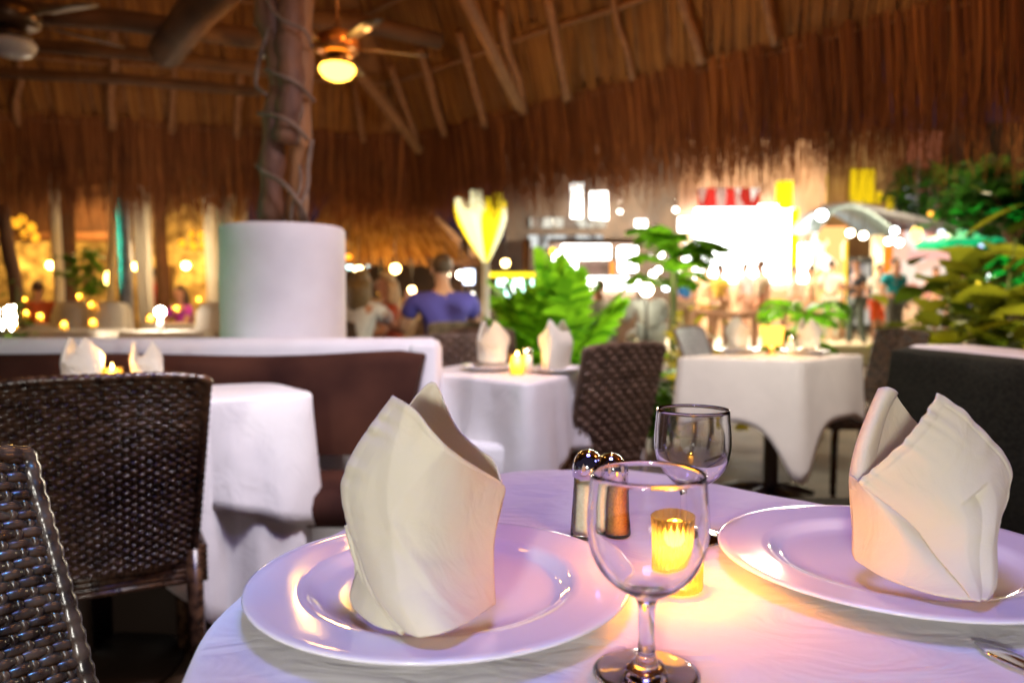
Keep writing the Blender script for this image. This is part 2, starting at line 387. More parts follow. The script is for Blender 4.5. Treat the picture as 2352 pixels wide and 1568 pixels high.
# strands lying on the underside, in overlapping courses
def strands(m, side, L_, t_top, t_len, dens, wmin, wmax, hang=0.0, seed=1, spread=.05, off=.02):
    """hang = 0: strands lying on the slope; hang = 1: strands hanging down from the lowest purlin"""
    R = random.Random(seed); d, n = (DR, NR) if side == 'R' else (DL, NL)
    lo_ = .59 * t_top if t_top > .3 else -.35; cnt = int((L_ - lo_) * dens)
    for i in range(cnt):
        a = lo_ + R.random() * (L_ - lo_)
        tl = t_len * R.uniform(.86, 1.12) * (1 + .10 * noise.noise(V((a * 1.3, seed, t_top))) + .07 * noise.noise(V((a * 9, seed, 3))))
        dr = R.gauss(0, spread); lift = R.random() * .05; pts = []
        o0 = off + R.random() * .03
        for k in range(5):
            q = k / 4
            if hang:
                p = rp(side, a, t_top, o0) + d * (dr * q * q) - n * (.20 * q - .10 * q * q + lift) + V((0, 0, -tl * q))
            else:
                p = rp(side, a - (.55 * tl * q if side == 'R' else 0) + dr * q * q, t_top - tl * q, off + lift * q)
            pts.append(p)
        wd = R.uniform(wmin, wmax)
        tone = min(1, max(0, .5 + .22 * noise.noise(V((a * 2.1, t_top * 2, seed))) + R.gauss(0, .20)))
        m.blade(pts, [wd, wd, wd * .9, wd * .7, wd * .12], d, tone)
m = MB()
for side, L_ in (('R', 9.0), ('L', 8.5)):
    for j, tt in enumerate((.50, .95, 1.40, 1.95, 2.5)):
        strands(m, side, L_, tt, .60, 75, .006, .012, 0, 11 + j, .03)
m.build('thatch_course', M['thatch'], roof, tone=True)
m = MB()
for side, L_ in (('R', 9.8), ('L', 8.8)):
    strands(m, side, L_, .06, .80, 190, .004, .010, 1, 31, .04, .03)
    strands(m, side, L_, .02, .92, 230, .003, .008, 1, 32, .05, .02)
    strands(m, side, L_, -.05, .97, 120, .002, .006, 1, 33, .07, .0)
    strands(m, side, L_, -.10, 1.02, 40, .002, .004, 1, 34, .10, .0)
fr = m.build('eave_fringe', M['thatch_tip'], roof, tone=True); tag(fr, 'shaggy darker fringe of hanging palm strands')
# purlins
for side, L_ in (('R', 9.0), ('L', 8.5)):
    for t in (0, .46, .95, 1.5, 2.1):
        m = MB(); n = 14
        m.tube([rp(side, .59 * t + (L_ - .59 * t) * k / n, t, .05) + V((0, 0, .012 * math.sin(k * 1.7 + t * 5))) for k in range(n + 1)], .017 if t == 0 else .022, 7)
        m.build('purlin', M['pole'], roof)
# rafters, each between two points of the slope
def raft(side, a, b, r=.045):
    p, q = rpix(side, *a, off=.11), rpix(side, *b, off=.11); m = MB()
    r *= .85; k1 = V((R0.gauss(0, .012), R0.gauss(0, .012), 0))
    m.tube(smooth_path([p, p.lerp(q, .33) + k1, p.lerp(q, .66) - k1, q], 9), [r * (1 + .12 * math.sin(i * 1.9 + a[0])) for i in range(9)], 9)
    m.build('rafter', M['pole'], roof)
for a, b, r in (((965, 345), (898, 150), .045), ((1022, 312), (962, 112), .050), ((1115, 290), (1054, 75), .050), ((1202, 258), (1150, 22), .048),
                ((1302, 228), (1256, -20), .050), ((1452, 182), (1405, -20), .030), ((1611, 143), (1562, -30), .050), ((1782, 102), (1752, -40), .045)):
    raft('R', a, b, r)
for a, b, r in (((42, 292), (40, 120), .040), ((258, 296), (257, 55), .050), ((395, 305), (400, 120), .040), ((545, 316), (552, 160), .045), ((835, 325), (815, 190), .04)):
    raft('L', a, b, r)
m = MB(); p, q = at(963, 345, 8.2), at(818, 160, 7.0); m.tube([p, p.lerp(q, .5) + V((0, 0, .02)), q, q + (q - p) * .8], [.05, .05, .05, .045], 9); m.build('hip_rafter', M['pole'], roof)
m = MB(); p, q = at(1192, 243, 6.6), at(1072, -5, 5.4); m.tube([p, p.lerp(q, .5), q, q + (q - p) * .8], [.05, .052, .05, .05], 9); m.build('brace', M['pole'], roof)
# tie beams high inside the roof, upper left
for a, b, d1, d2, r in (((-60, 20), (620, 95), 5.0, 5.6, .07), ((-60, 165), (600, 212), 6.3, 7.0, .045), ((380, 120), (520, -40), 5.6, 4.6, .12), ((700, 40), (1010, 95), 6.0, 6.6, .07), ((-60, 95), (640, 165), 5.8, 6.3, .05)):
    m = MB(); p, q = at(*a, d1), at(*b, d2); m.tube([p, p.lerp(q, .5) + V((0, 0, .03)), q], r, 10); m.build('tie_beam', M['beam'], roof)
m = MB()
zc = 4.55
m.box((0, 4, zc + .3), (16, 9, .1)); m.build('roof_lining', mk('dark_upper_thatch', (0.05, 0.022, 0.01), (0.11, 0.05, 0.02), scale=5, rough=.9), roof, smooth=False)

# ------------------------------------------------------------------- low white partition with brown banquette (left)
WY = 2.66
wl = empty('low_partition_wall', (-1.4, WY, 0), 'long low white plastered wall behind the brown banquette, carrying the white drum', 'wall')
xr = at(1012, 800, WY).x; zt = at(800, 779, WY - .06).z
m = MB(); m.box(((xr - 5.2) / 2 - .0, WY + .02, zt / 2), (5.2 + xr, .13, zt), bev=.035); m.build('wall_body', M['plaster'], wl)
m = MB(); m.box((xr - .052, WY - .064, zt / 2 - .002), (.098, .04, zt - .02), bev=.02); m.build('end_pilaster', M['plaster'], wl)
bq = empty('banquette', (-1.6, WY - .3, 0), 'long dark brown upholstered banquette along the low white wall at left', 'banquette')
def cushion_back(name, pts_top, pts_bot, th, mat, parent, n=24, curve=0.0):
    """padded backrest between a top line and a bottom line; th = thickness vector"""
    m = MB(); rows = []
    T = cat_poly(pts_top, n); B = cat_poly(pts_bot, n); th = V(th)
    for j in range(13):
        v = j / 12
        rows.append([B[k].lerp(T[k], v) - th * (.25 * math.sin(math.pi * v) * (1 if 1 < k < n - 2 else .6)) for k in range(n)])
    rows.append([T[k] + th * .5 + V((0, 0, .012)) for k in range(n)]); rows.append([T[k] + th for k in range(n)]); rows.append([B[k] + th for k in range(n)])
    m.grid(rows)
    for k in (0, n - 1):
        m.add([r[k] for r in rows], [tuple(range(len(rows)))])
    return m.build(name, mat, parent)
D1 = 2.44
top = [at(x, y, D1) for x, y in ((-420, 826), (0, 824), (250, 822), (600, 828), (880, 816), (950, 815), (970, 822))]
bot = [at(x, y, D1 - .06) for x, y in ((-420, 1060), (0, 1050), (250, 1050), (560, 1045), (800, 1045), (880, 1040), (925, 1035))]
cushion_back('backrest', top, bot, (0, .11, 0), M['sling_brown'], bq)
m = MB(); xe = at(905, 1050, 2.2).x
m.box(((xe - 5.0) / 2, 2.245, .410), (5.0 + xe, .34, .11), bev=.045); m.build('seat', M['sling_brown'], bq)
m = MB(); m.box(((xe - .78) / 2, 2.27, .176), (.78 + xe - .06, .28, .352)); m.build('base', M['plaster'], bq, smooth=False)
m = MB(); m.box((-2.92, 2.30, .176), (4.2, .22, .352)); m.build('dark_base', M['legwood'], bq, smooth=False)  # left run of the base, made dark

# white drum and tree trunk
Dd = 2.96; pc = at(654, 780, Dd); rr = (at(794, 640, Dd).x - at(516, 640, Dd).x) / 2
zb = zt - .05; ztop = at(654, 507, Dd - rr).z
m = MB()
prof = [(rr * .2, zb), (rr, zb), (rr, zb + .02)] + [(rr, zb + (ztop - zb - .015) * k / 6) for k in range(1, 7)] + [(rr - .006, ztop - .004), (rr - .018, ztop), (rr - .05, ztop), (.16, ztop - .002)]
m.lathe(prof, (pc.x, Dd, 0), 96)
tag(m.build('plaster_drum', M['plaster']), 'smooth white plastered drum on the low wall with a tree trunk rising from it', 'column')
tr = empty('gnarled_tree', (pc.x, Dd, ztop - .01), 'gnarled double tree trunk wrapped in thin vines, rising from the white drum', 'tree')
def tp(px, py, dy=0): return at(px, py, Dd + dy)
m = MB(); m.tube(smooth_path([tp(622, 512), tp(624, 420), tp(630, 300), tp(644, 190), tp(638, 120), tp(616, 40), tp(606, -60)], 26), [.046 + .006 * math.sin(i * 1.3) for i in range(26)], 14)
m.build('trunk', M['bark'], tr)
m = MB(); m.tube(smooth_path([tp(678, 512, .05), tp(686, 400, .05), tp(690, 280, .04), tp(695, 150, .04), tp(694, 60, .05), tp(696, -60, .05)], 26), [.040 + .004 * math.sin(i * .9) for i in range(26)], 14)
m.build('trunk', M['pole'], tr)
m = MB(); m.tube(smooth_path([tp(655, 330, -.02), tp(668, 200, -.03), tp(662, 110, -.02), tp(668, 20, 0), tp(672, -60, 0)], 20), [.05 + .006 * math.sin(i * 1.9) for i in range(20)], 12)
m.build('trunk', M['bark'], tr)
for pts, r in ((((604, -20, -.02), (640, 40, -.09), (700, 70, -.06), (716, 110, 0)), .006), (((610, 160, -.02), (640, 172, -.09), (680, 190, -.07), (712, 222, 0), (722, 234, .02)), .008),
               (((594, 262, .0), (640, 268, -.1), (680, 290, -.07), (706, 320, -.02)), .0085), (((590, 378, 0), (610, 398, -.06), (650, 420, -.1), (690, 470, -.07), (704, 512, 0)), .0095),
               (((716, 322, 0), (708, 380, -.03), (706, 430, -.05), (690, 480, -.06), (696, 512, -.02)), .009), (((620, 60, -.04), (600, 120, -.03), (588, 180, -.02), (590, 200, -.03), (612, 218, -.07)), .007),
               (((668, 512, -.07), (672, 470, -.07), (690, 430, -.06), (688, 380, -.05)), .006)):
    m = MB(); m.tube(smooth_path([tp(*p) for p in pts], 18), r, 8); m.build('vine', M['vine'], tr)

# right banquette seen end-on, running towards the camera
rb = empty('banquette', (1.35, 1.2, 0), 'dark charcoal upholstered banquette under a white ledge at the right edge of the picture', 'banquette')
pT = [at(2047, 806, 2.28), at(2200, 823, 1.95), at(2360, 843, 1.66), V((1.14, .9, .845)), V((1.14, -.6, .845))]
pB = [at(2040, 1165, 2.2), V((1.07, 1.9, .38)), V((1.04, 1.6, .38)), V((1.04, .9, .38)), V((1.04, -.6, .38))]
cushion_back('backrest', pT, pB, (.10, .0, 0), M['sling_green'], rb, 30)
m = MB(); m.box((.93, .85, .38), (.34, 2.7, .10), bev=.04); m.build('seat', M['sling_green'], rb)
m = MB(); m.box((.98, .85, .165), (.22, 2.6, .32)); m.build('base', M['plaster'], rb, smooth=False)
m = MB(); pa = at(2056, 790, 2.36)
m.box((pa.x + .13, .9, pa.z / 2), (.22, 2 * (2.36 - .9), pa.z), bev=.03)
tag(m.build('low_partition_wall', M['plaster']), 'short low white plastered wall behind the charcoal banquette at right', 'wall')
# =================================================================== FOREGROUND TABLE
TZ = 0.732
edge_px = [(440, 1568), (497, 1440), (560, 1372), (660, 1290), (800, 1213), (960, 1135), (1150, 1088), (1250, 1079), (1400, 1082), (1600, 1104), (1750, 1133), (1930, 1166)]
outl = [on(x, y, TZ) for x, y in edge_px]
outl += [V((.53, .80, TZ)), V((.60, .66, TZ)), V((.60, .45, TZ)), V((.54, .26, TZ)), V((.36, .12, TZ)), V((.10, .10, TZ)), V((-.12, .22, TZ)), V((-.19, .38, TZ))]
outl = cat_poly(outl, 160, True)
def table_cloth(name, outl, z, dropf, mat, seed=0, folds=14, amp=.03, flare=.03, layers=12, rim=.010, topn=12, thick=.0015):
    n = len(outl); c_ = sum(outl, V()) / n; rows = []
    for i in range(topn + 1):
        q = i / topn
        rows.append([c_.lerp(p, .02 + .98 * q) + V((0, 0, 0)) for p in outl])
    nor = []
    for k in range(n):
        t = (outl[(k + 1) % n] - outl[k - 1]).normalized(); nn = V((t.y, -t.x, 0))
        if nn.dot(outl[k] - c_) < 0: nn = -nn
        nor.append(nn)
    R = random.Random(seed); ph = [R.uniform(0, 6.28) for _ in range(4)]
    for a in (30, 60, 90):
        a = math.radians(a); rows.append([outl[k] + nor[k] * rim * math.sin(a) + V((0, 0, -rim * (1 - math.cos(a)))) for k in range(n)])
    for j in range(1, layers + 1):
        q = j / layers; row = []
        for k in range(n):
            s = k / n; dr = dropf(s, outl[k])
            wv = math.sin(2 * math.pi * folds * s + ph[0] + 1.2 * math.sin(2 * math.pi * 3 * s + ph[1])) * .6 + .4 * math.sin(2 * math.pi * folds * 1.7 * s + ph[2])
            o = rim + flare * q + amp * (q ** .8) * wv * min(1, dr / .25)
            row.append(outl[k] + nor[k] * o + V((0, 0, -rim - dr * q)))
        rows.append(row)
    m = MB(); m.grid(rows, True)
    m.add(rows[0], [tuple(range(n))])
    return m
tbl = empty('dining_table', (.2, .6, 0), 'nearest white clothed table, set with two plates, glasses and a candle', 'table')
m = MB(); m.lathe([(.02, .69), (.34, .69), (.35, .70), (.35, .722), (.02, .722)], (.17, .62, 0), 48); m.build('tabletop', M['legwood'], tbl)
m = MB(); m.lathe([(.0, 0), (.24, 0), (.24, .02), (.06, .05), (.035, .09), (.035, .66), (.09, .685), (.0, .685)], (.17, .62, 0), 32); m.build('pedestal', M['legwood'], tbl)
nc = table_cloth('tablecloth', outl, TZ, lambda s, p: .46 + .05 * math.sin(9 * s), M['cloth'], 5, 11, .022, .05)
o = nc.build('tablecloth', M['cloth_near']); tag(o, 'white linen tablecloth lilac in the lamp light, draped over the nearest table', 'tablecloth')

# plates
def plate_mesh():
    m = MB(); r = .165
    prof = [(.0005, .0075), (.04, .0075), (.085, .0076), (.100, .0082), (.107, .0100), (.112, .0140), (.118, .0165), (.124, .0170), (.140, .0180), (.155, .0192), (.1625, .0200), (.1648, .0192), (.1652, .0178),
            (.160, .0158), (.140, .0130), (.122, .0105), (.110, .0040), (.102, .0005), (.096, .0000), (.092, .0020), (.04, .0035), (.0005, .0035)]
    m.lathe(prof, (0, 0, 0), 128); return m
pl1 = V((-.0624, .656, TZ + .0008)); pl2 = V((.3687, .720, TZ + .0008))
P1 = plate_mesh().build('dinner_plate', M['porcelain'], origin=(0, 0, 0)); P1.location = pl1
tag(P1, 'wide white porcelain plate under the left folded napkin on the nearest table', 'plate', 'plates on the nearest table')
P2 = P1.copy(); col.objects.link(P2); P2.location = pl2
tag(P2, 'wide white porcelain plate under the right folded napkin on the nearest table', 'plate')

# napkins: coons patches between traced edges, each at its own depth
def coons(m, bottom, top, left, right, nu, nv, bulge=None, ripple=None):
    B = cat_poly([at(*p) for p in bottom], nu); T = cat_poly([at(*p) for p in top], nu)
    L_ = cat_poly([at(*p) for p in left], nv); R_ = cat_poly([at(*p) for p in right], nv); rows = []
    for j in range(nv):
        v = j / (nv - 1); row = []
        for i in range(nu):
            u = i / (nu - 1)
            p = B[i] * (1 - v) + T[i] * v + L_[j] * (1 - u) + R_[j] * u - (B[0] * (1 - u) * (1 - v) + B[-1] * u * (1 - v) + T[0] * (1 - u) * v + T[-1] * u * v)
            if bulge: p = p + V((0, -bulge(u, v), 0))
            if ripple: p = p + ripple(u, v)
            row.append(p)
        rows.append(row)
    m.grid(rows); return rows
def hemrip(u, v):
    on_ = 1.0 if v > .40 else 0.0; h = .0010 if (u < .045 and v > .40) or v > .972 else 0.0
    return V((0, -h - on_ * .0022 * (.6 + .5 * math.sin(v * 31)) * math.sin(v * 84 + 1.5 * math.sin(v * 13)) * math.exp(-max(0, u - .04) * 16) * min(1, (v - .40) * 6), 0))
m = MB()
# front sheet of the left napkin
coons(m, bottom=[(925, 1446, .535), (975, 1438, .533), (1050, 1414, .54), (1137, 1385, .578)],
      top=[(903, 908, .580), (945, 924, .573), (972, 945, .572), (1000, 978, .573), (1060, 1035, .583), (1148, 1105, .608)],
      left=[(925, 1446, .535), (868, 1372, .556), (842, 1318, .572), (826, 1266, .584), (803, 1212, .596), (785, 1130, .602), (795, 1075, .600), (830, 1008, .592), (903, 908, .580)],
      right=[(1137, 1385, .578), (1133, 1300, .592), (1136, 1230, .600), (1151, 1160, .606), (1160, 1125, .610), (1148, 1105, .608)],
      nu=90, nv=120, bulge=lambda u, v: .034 * math.sin(math.pi * u ** .85) * (.45 + .55 * math.sin(math.pi * min(1, v * .8 + .1))) + .0016 * math.sin(u * 7 + v * 5) + .0020 * max(0, 1 - abs(u - .62 + .50 * v) * 14) + .0016 * max(0, 1 - abs(u - .18 - .30 * v) * 12), ripple=hemrip)
# layer tucked behind, lower left
coons(m, bottom=[(812, 1392, .585), (845, 1418, .565), (885, 1440, .548), (922, 1449, .538)],
      top=[(797, 1203, .606), (815, 1222, .603), (830, 1238, .598), (848, 1250, .592)],
      left=[(812, 1392, .585), (805, 1366, .592), (814, 1330, .600), (822, 1296, .604), (806, 1245, .606), (797, 1203, .606)],
      right=[(922, 1449, .538), (880, 1375, .556), (858, 1320, .575), (848, 1250, .592)], nu=16, nv=30, bulge=lambda u, v: .004 * math.sin(math.pi * u))
# rolled hems running down the slit
for pts, r in ((((798, 1206, .604), (812, 1262, .600), (828, 1308, .592), (846, 1352, .578), (880, 1410, .556), (924, 1450, .536)), .0021),
               (((800, 1204, .600), (826, 1262, .594), (838, 1318, .580), (858, 1364, .566), (892, 1412, .547), (930, 1447, .533)), .0016)):
    m.tube(smooth_path([at(*p) for p in pts], 30), r, 8)
# back sheet with the second peak
coons(m, bottom=[(1137, 1380, .585), (1050, 1350, .640), (930, 1350, .655), (812, 1370, .590)],
      top=[(1149, 1104, .609), (1133, 1058, .622), (1095, 1030, .630), (1050, 988, .640), (1022, 935, .646), (1010, 905, .648), (990, 878, .648), (948, 918, .645), (900, 990, .635), (830, 1012, .604)],
      left=[(1137, 1380, .585), (1133, 1300, .598), (1136, 1230, .604), (1152, 1160, .609), (1158, 1128, .611), (1149, 1104, .609)],
      right=[(812, 1370, .590), (815, 1290, .606), (797, 1200, .608), (786, 1130, .608), (797, 1075, .606), (830, 1012, .604)],
      nu=50, nv=44, bulge=lambda u, v: -.034 * math.sin(math.pi * u) * (1 - .75 * v) + .0010 * math.sin(u * 90) * max(0, v - .93) * 14)
nap1 = m.build('folded_napkin', M['napkin'], mods=[('SOLID', .0013)], origin=(-.070, .585, TZ + .009))
tag(nap1, 'cream linen napkin folded upright with two pointed peaks on the nearest left plate', 'napkin', None)
m = MB()
def rip2(u, v):
    h = .0011 if (v > .955 or (u > .955 and v > .3)) else 0.0
    return V((0, -h, 0)) + V((0, -.0015 * (.6 + .5 * math.sin(u * 17)) * math.sin(u * 46 + 2.5 * math.sin(u * 9)) * math.exp(-(1 - v) * 12) * (u < .97), 0)) + V((0, -.0016 * (.6 + .5 * math.sin(v * 19)) * math.sin(v * 52 + 2 * math.sin(v * 11)) * math.exp(-(1 - u) * 14) * (v > .35), .0006 * math.sin(v * 60) * (u > .96) * (v > .35)))
# upper right sheet
coons(m, bottom=[(2231, 1376, .578), (2245, 1374, .580), (2258, 1370, .585), (2268, 1362, .592)],
      top=[(1967, 1105, .652), (2020, 1060, .640), (2060, 1020, .632), (2099, 974, .626), (2142, 922, .622), (2153, 902, .622)],
      left=[(2231, 1376, .578), (2203, 1339, .594), (2149, 1276, .614), (2106, 1215, .628), (2058, 1172, .638), (2008, 1135, .646), (1967, 1105, .652)],
      right=[(2268, 1362, .592), (2286, 1325, .612), (2291, 1222, .634), (2310, 1150, .640), (2321, 1100, .644), (2318, 1072, .644), (2302, 1040, .642), (2262, 996, .636), (2207, 938, .628), (2153, 902, .622)],
      nu=90, nv=110, bulge=lambda u, v: .020 * math.sin(math.pi * u) * math.sin(math.pi * min(1, v * .85 + .1)) + .0012 * math.sin(u * 8 + v * 9) - .004 * max(0, 1 - abs(u - .35 - .3 * v) * 6) * (v < .6), ripple=rip2)
# lower left sheet
coons(m, bottom=[(1966, 1286, .668), (2010, 1312, .645), (2058, 1328, .628), (2140, 1354, .604), (2232, 1377, .581)],
      top=[(1953, 1088, .682), (1956, 1094, .672), (1962, 1102, .664), (1975, 1112, .657), (1990, 1120, .654)],
      left=[(1966, 1286, .668), (1957, 1262, .676), (1958, 1180, .682), (1952, 1110, .682), (1953, 1088, .682)],
      right=[(2232, 1377, .581), (2200, 1328, .600), (2149, 1262, .620), (2075, 1176, .642), (1990, 1120, .654)],
      nu=36, nv=40, bulge=lambda u, v: .018 * math.sin(math.pi * u) * (1 - .5 * v) + .001 * math.sin(u * 7 + v * 6))
# left peak: outer turn and inner face
coons(m, bottom=[(1953, 1120, .680), (1964, 1125, .672), (1980, 1130, .674), (2000, 1120, .70)],
      top=[(2018, 892, .702), (2030, 887, .700), (2040, 890, .704), (2052, 900, .710)],
      left=[(1953, 1120, .680), (1952, 1086, .683), (1968, 1015, .690), (1996, 942, .697), (2018, 892, .702)],
      right=[(2000, 1120, .70), (2000, 1060, .705), (2012, 1000, .708), (2030, 940, .710), (2052, 900, .710)],
      nu=14, nv=30, bulge=lambda u, v: .010 * math.sin(math.pi * u * .7))
coons(m, bottom=[(1985, 1160, .690), (2040, 1150, .73), (2100, 1140, .75)],
      top=[(2040, 890, .704), (2052, 898, .712), (2070, 925, .720)],
      left=[(1985, 1160, .690), (1985, 1080, .694), (1998, 1000, .700), (2020, 930, .704), (2040, 890, .704)],
      right=[(2100, 1140, .75), (2118, 1060, .748), (2112, 985, .74), (2092, 955, .73), (2070, 925, .720)], nu=18, nv=30)
# back
coons(m, bottom=[(2284, 1332, .620), (2230, 1290, .70), (2090, 1270, .74), (1966, 1284, .672)],
      top=[(2318, 1075, .646), (2260, 1040, .70), (2150, 1020, .745), (2060, 1010, .738), (1972, 1015, .694)],
      left=[(2284, 1332, .620), (2291, 1222, .638), (2318, 1120, .646), (2318, 1075, .646)],
      right=[(1966, 1284, .672), (1957, 1200, .684), (1952, 1090, .686), (1972, 1015, .694)], nu=36, nv=26)
nap2 = m.build('folded_napkin', M['napkin'], mods=[('SOLID', .0013)], origin=(.335, .640, TZ + .009))
tag(nap2, 'cream linen napkin with two wide apart peaks, golden in candle light, on the right plate', 'napkin')

# wine glasses (double walled)
def glass_profile():
    outer = [(.0005, .0000), (.018, .0000), (.034, .0005), (.0362, .0015), (.0355, .0028), (.026, .0042), (.014, .0068), (.0085, .0105), (.0062, .0165), (.0055, .030), (.0058, .046), (.0075, .0535),
             (.014, .0585), (.024, .0650), (.0325, .0740), (.0380, .0850), (.0408, .0970), (.0414, .1070), (.0408, .1190), (.0398, .1300), (.0391, .1395), (.0390, .1415)]
    inner = [(.0383, .1421), (.0376, .1414), (.0382, .1300), (.0392, .1190), (.0397, .1070), (.0391, .0975), (.0364, .0865), (.0308, .0760), (.0225, .0675), (.0120, .0618), (.0005, .0600)]
    return cat_poly([V((r, 0, z)) for r, z in outer], 64) + cat_poly([V((r, 0, z)) for r, z in inner], 40)
m = MB(); m.lathe([(max(p.x, .0004), p.z) for p in glass_profile()], (0, 0, 0), 72)
g1 = m.build('wine_glass', M['glass'], origin=(0, 0, 0)); g1.location = (on(1484, 1553, TZ).x, on(1484, 1553, TZ).y, TZ + .001)
tag(g1, 'empty stemmed wine glass nearest the camera, between the two plates in front of the candle', 'glass')
g2 = g1.copy(); col.objects.link(g2); pg = on(1588, 1236, TZ); g2.location = (pg.x, pg.y, TZ + .001)
tag(g2, 'empty stemmed wine glass on the far side of the nearest table, behind the candle', 'glass')

# salt and pepper shakers
def shaker(px, py, filling, label, sc=1.0):
    p = on(px, py, TZ); p.z = TZ + .001; e = empty('shaker', p, label, 'shaker')
    m = MB(); m.lathe([(.0005, 0), (.0185, 0), (.0195, .002), (.0188, .012), (.0165, .045), (.0155, .064), (.0150, .068)], p, 32); m.build('glass_body', M['shaker_glass'], e)
    m = MB(); m.lathe([(.0005, .003), (.0170, .004), (.0172, .012), (.0150, .045), (.0145, .058), (.0005, .059)], p, 28); m.build('filling', filling, e)
    m = MB(); m.lathe([(.0160, .066), (.0172, .0665), (.0172, .0785), (.0165, .0815), (.0145, .0875), (.0105, .0925), (.0055, .0952), (.0005, .0960)], p, 32)
    for k in range(12):
        a = k * math.pi / 6; m.ball(p + V((.0172 * math.cos(a), .0172 * math.sin(a), .0735)), .0010, 8, 5)
    m.build('dome_cap', M['chrome'], e); return e
shaker(1350, 1232, M['salt'], 'glass shaker with a chrome dome cap and pale filling on the nearest table')
shaker(1402, 1244, M['pepper'], 'glass shaker with a chrome dome cap and brown spice, seen through the front wine glass')

# candle in ribbed amber glass
pv = on(1556, 1352, TZ); pv.z = TZ + .001
cv = empty('votive_candle', pv, 'lit candle in a tall ribbed amber glass between the plates of the nearest table', 'candle')
m = MB(); m.lathe([(.0005, .001), (.0215, .001), (.0222, .004), (.0218, .008), (.0225, .04), (.0236, .064), (.0240, .066), (.0232, .0665), (.0215, .04), (.0205, .010), (.0005, .008)], pv, 96, rib=24, ribamp=.0006); m.build('glass_cup', M['votive'], cv)
m = MB(); m.lathe([(.0005, .0085), (.0195, .0085), (.0200, .024), (.0195, .028), (.0100, .0265), (.0005, .026)], pv, 32); m.build('wax', M['wax'], cv)
m = MB(); m.tube([pv + V((0, 0, .025)), pv + V((.0005, 0, .036))], .0008, 6); m.build('wick', M['wick'], cv)
m = MB(); m.lathe([(.0003, .032), (.0080, .035), (.0115, .041), (.0100, .049), (.0040, .058), (.0003, .063)], pv, 16); m.build('flame', M['flame'], cv)
light('candle_light', 'POINT', pv + V((0, 0, .049)), 6.8, (1.0, .37, .015), .0135)

# cutlery handle, lower right
p, q = on(2238, 1484, TZ), on(2480, 1600, TZ)
m = MB(); n = 24; pts = [p.lerp(q, k / (n - 1)) + V((0, 0, .004)) for k in range(n)]
m.tube(pts, [.0015 + .0085 * math.sin(min(1, k / 7) * math.pi / 2) * (1 - .5 * max(0, k - 9) / 14) for k in range(n)], 16, squash=.3)
tag(m.build('knife', M['chrome']), 'steel knife handle beside the right plate at the lower right corner', 'knife')
# =================================================================== WICKER CHAIRS
def weave_panel(m, P, Nrm, nrow, ncol, rw=.0046, amp=.0034, sub=2, tube=6, twill=2):
    """woven strands over a surface P(u,v) with normal Nrm(u,v)"""
    def s(cc, rr_): return -1.0 if (cc + rr_) % twill == 0 else 1.0
    RW = random.Random(nrow * 7 + ncol); rw0, amp0 = rw, amp
    for r in range(nrow):
        v = (r + .5 + RW.uniform(-.10, .10)) / nrow; rows = []; rw = rw0 * RW.uniform(.84, 1.12); amp = amp0 * RW.uniform(.8, 1.2)
        cnt = ncol * sub
        for k in range(cnt + 1):
            cidx = k / sub; u = min(cidx / ncol, 1); c0 = int(cidx); fr_ = cidx - c0
            h = s(c0, r) * (1 - fr_) + s(c0 + 1, r) * fr_
            p = P(u, v) + Nrm(u, v) * (h * amp)
            tv = (P(u, min(v + .01, 1)) - P(u, max(v - .01, 0))).normalized()
            rows.append([p + (tv * math.cos(2 * math.pi * q / tube) * 1.25 + Nrm(u, v) * math.sin(2 * math.pi * q / tube) * .75) * rw for q in range(tube)])
        m.grid(rows, True, .3 + .4 * ((r * 7) % 5) / 5)
    rw, amp = rw0, amp0
    for cidx in range(ncol + 1):
        u = min(1, max(0, (cidx + RW.uniform(-.12, .12)) / ncol)); rows = []
        for k in range(nrow * sub + 1):
            ridx = k / sub; v = min(ridx / nrow, 1); r0 = int(ridx - .5) if ridx > .5 else 0; fr_ = max(0, (ridx - .5) - r0)
            h = -(s(cidx, r0) * (1 - fr_) + s(cidx, r0 + 1) * fr_)
            p = P(u, v) + Nrm(u, v) * (h * amp * .9)
            tu = (P(min(u + .01, 1), v) - P(max(u - .01, 0), v)).normalized()
            rows.append([p + (tu * math.cos(2 * math.pi * q / 5) * 1.2 + Nrm(u, v) * math.sin(2 * math.pi * q / 5) * .6) * (rw * .72) for q in range(5)])
        m.grid(rows, True, .6)
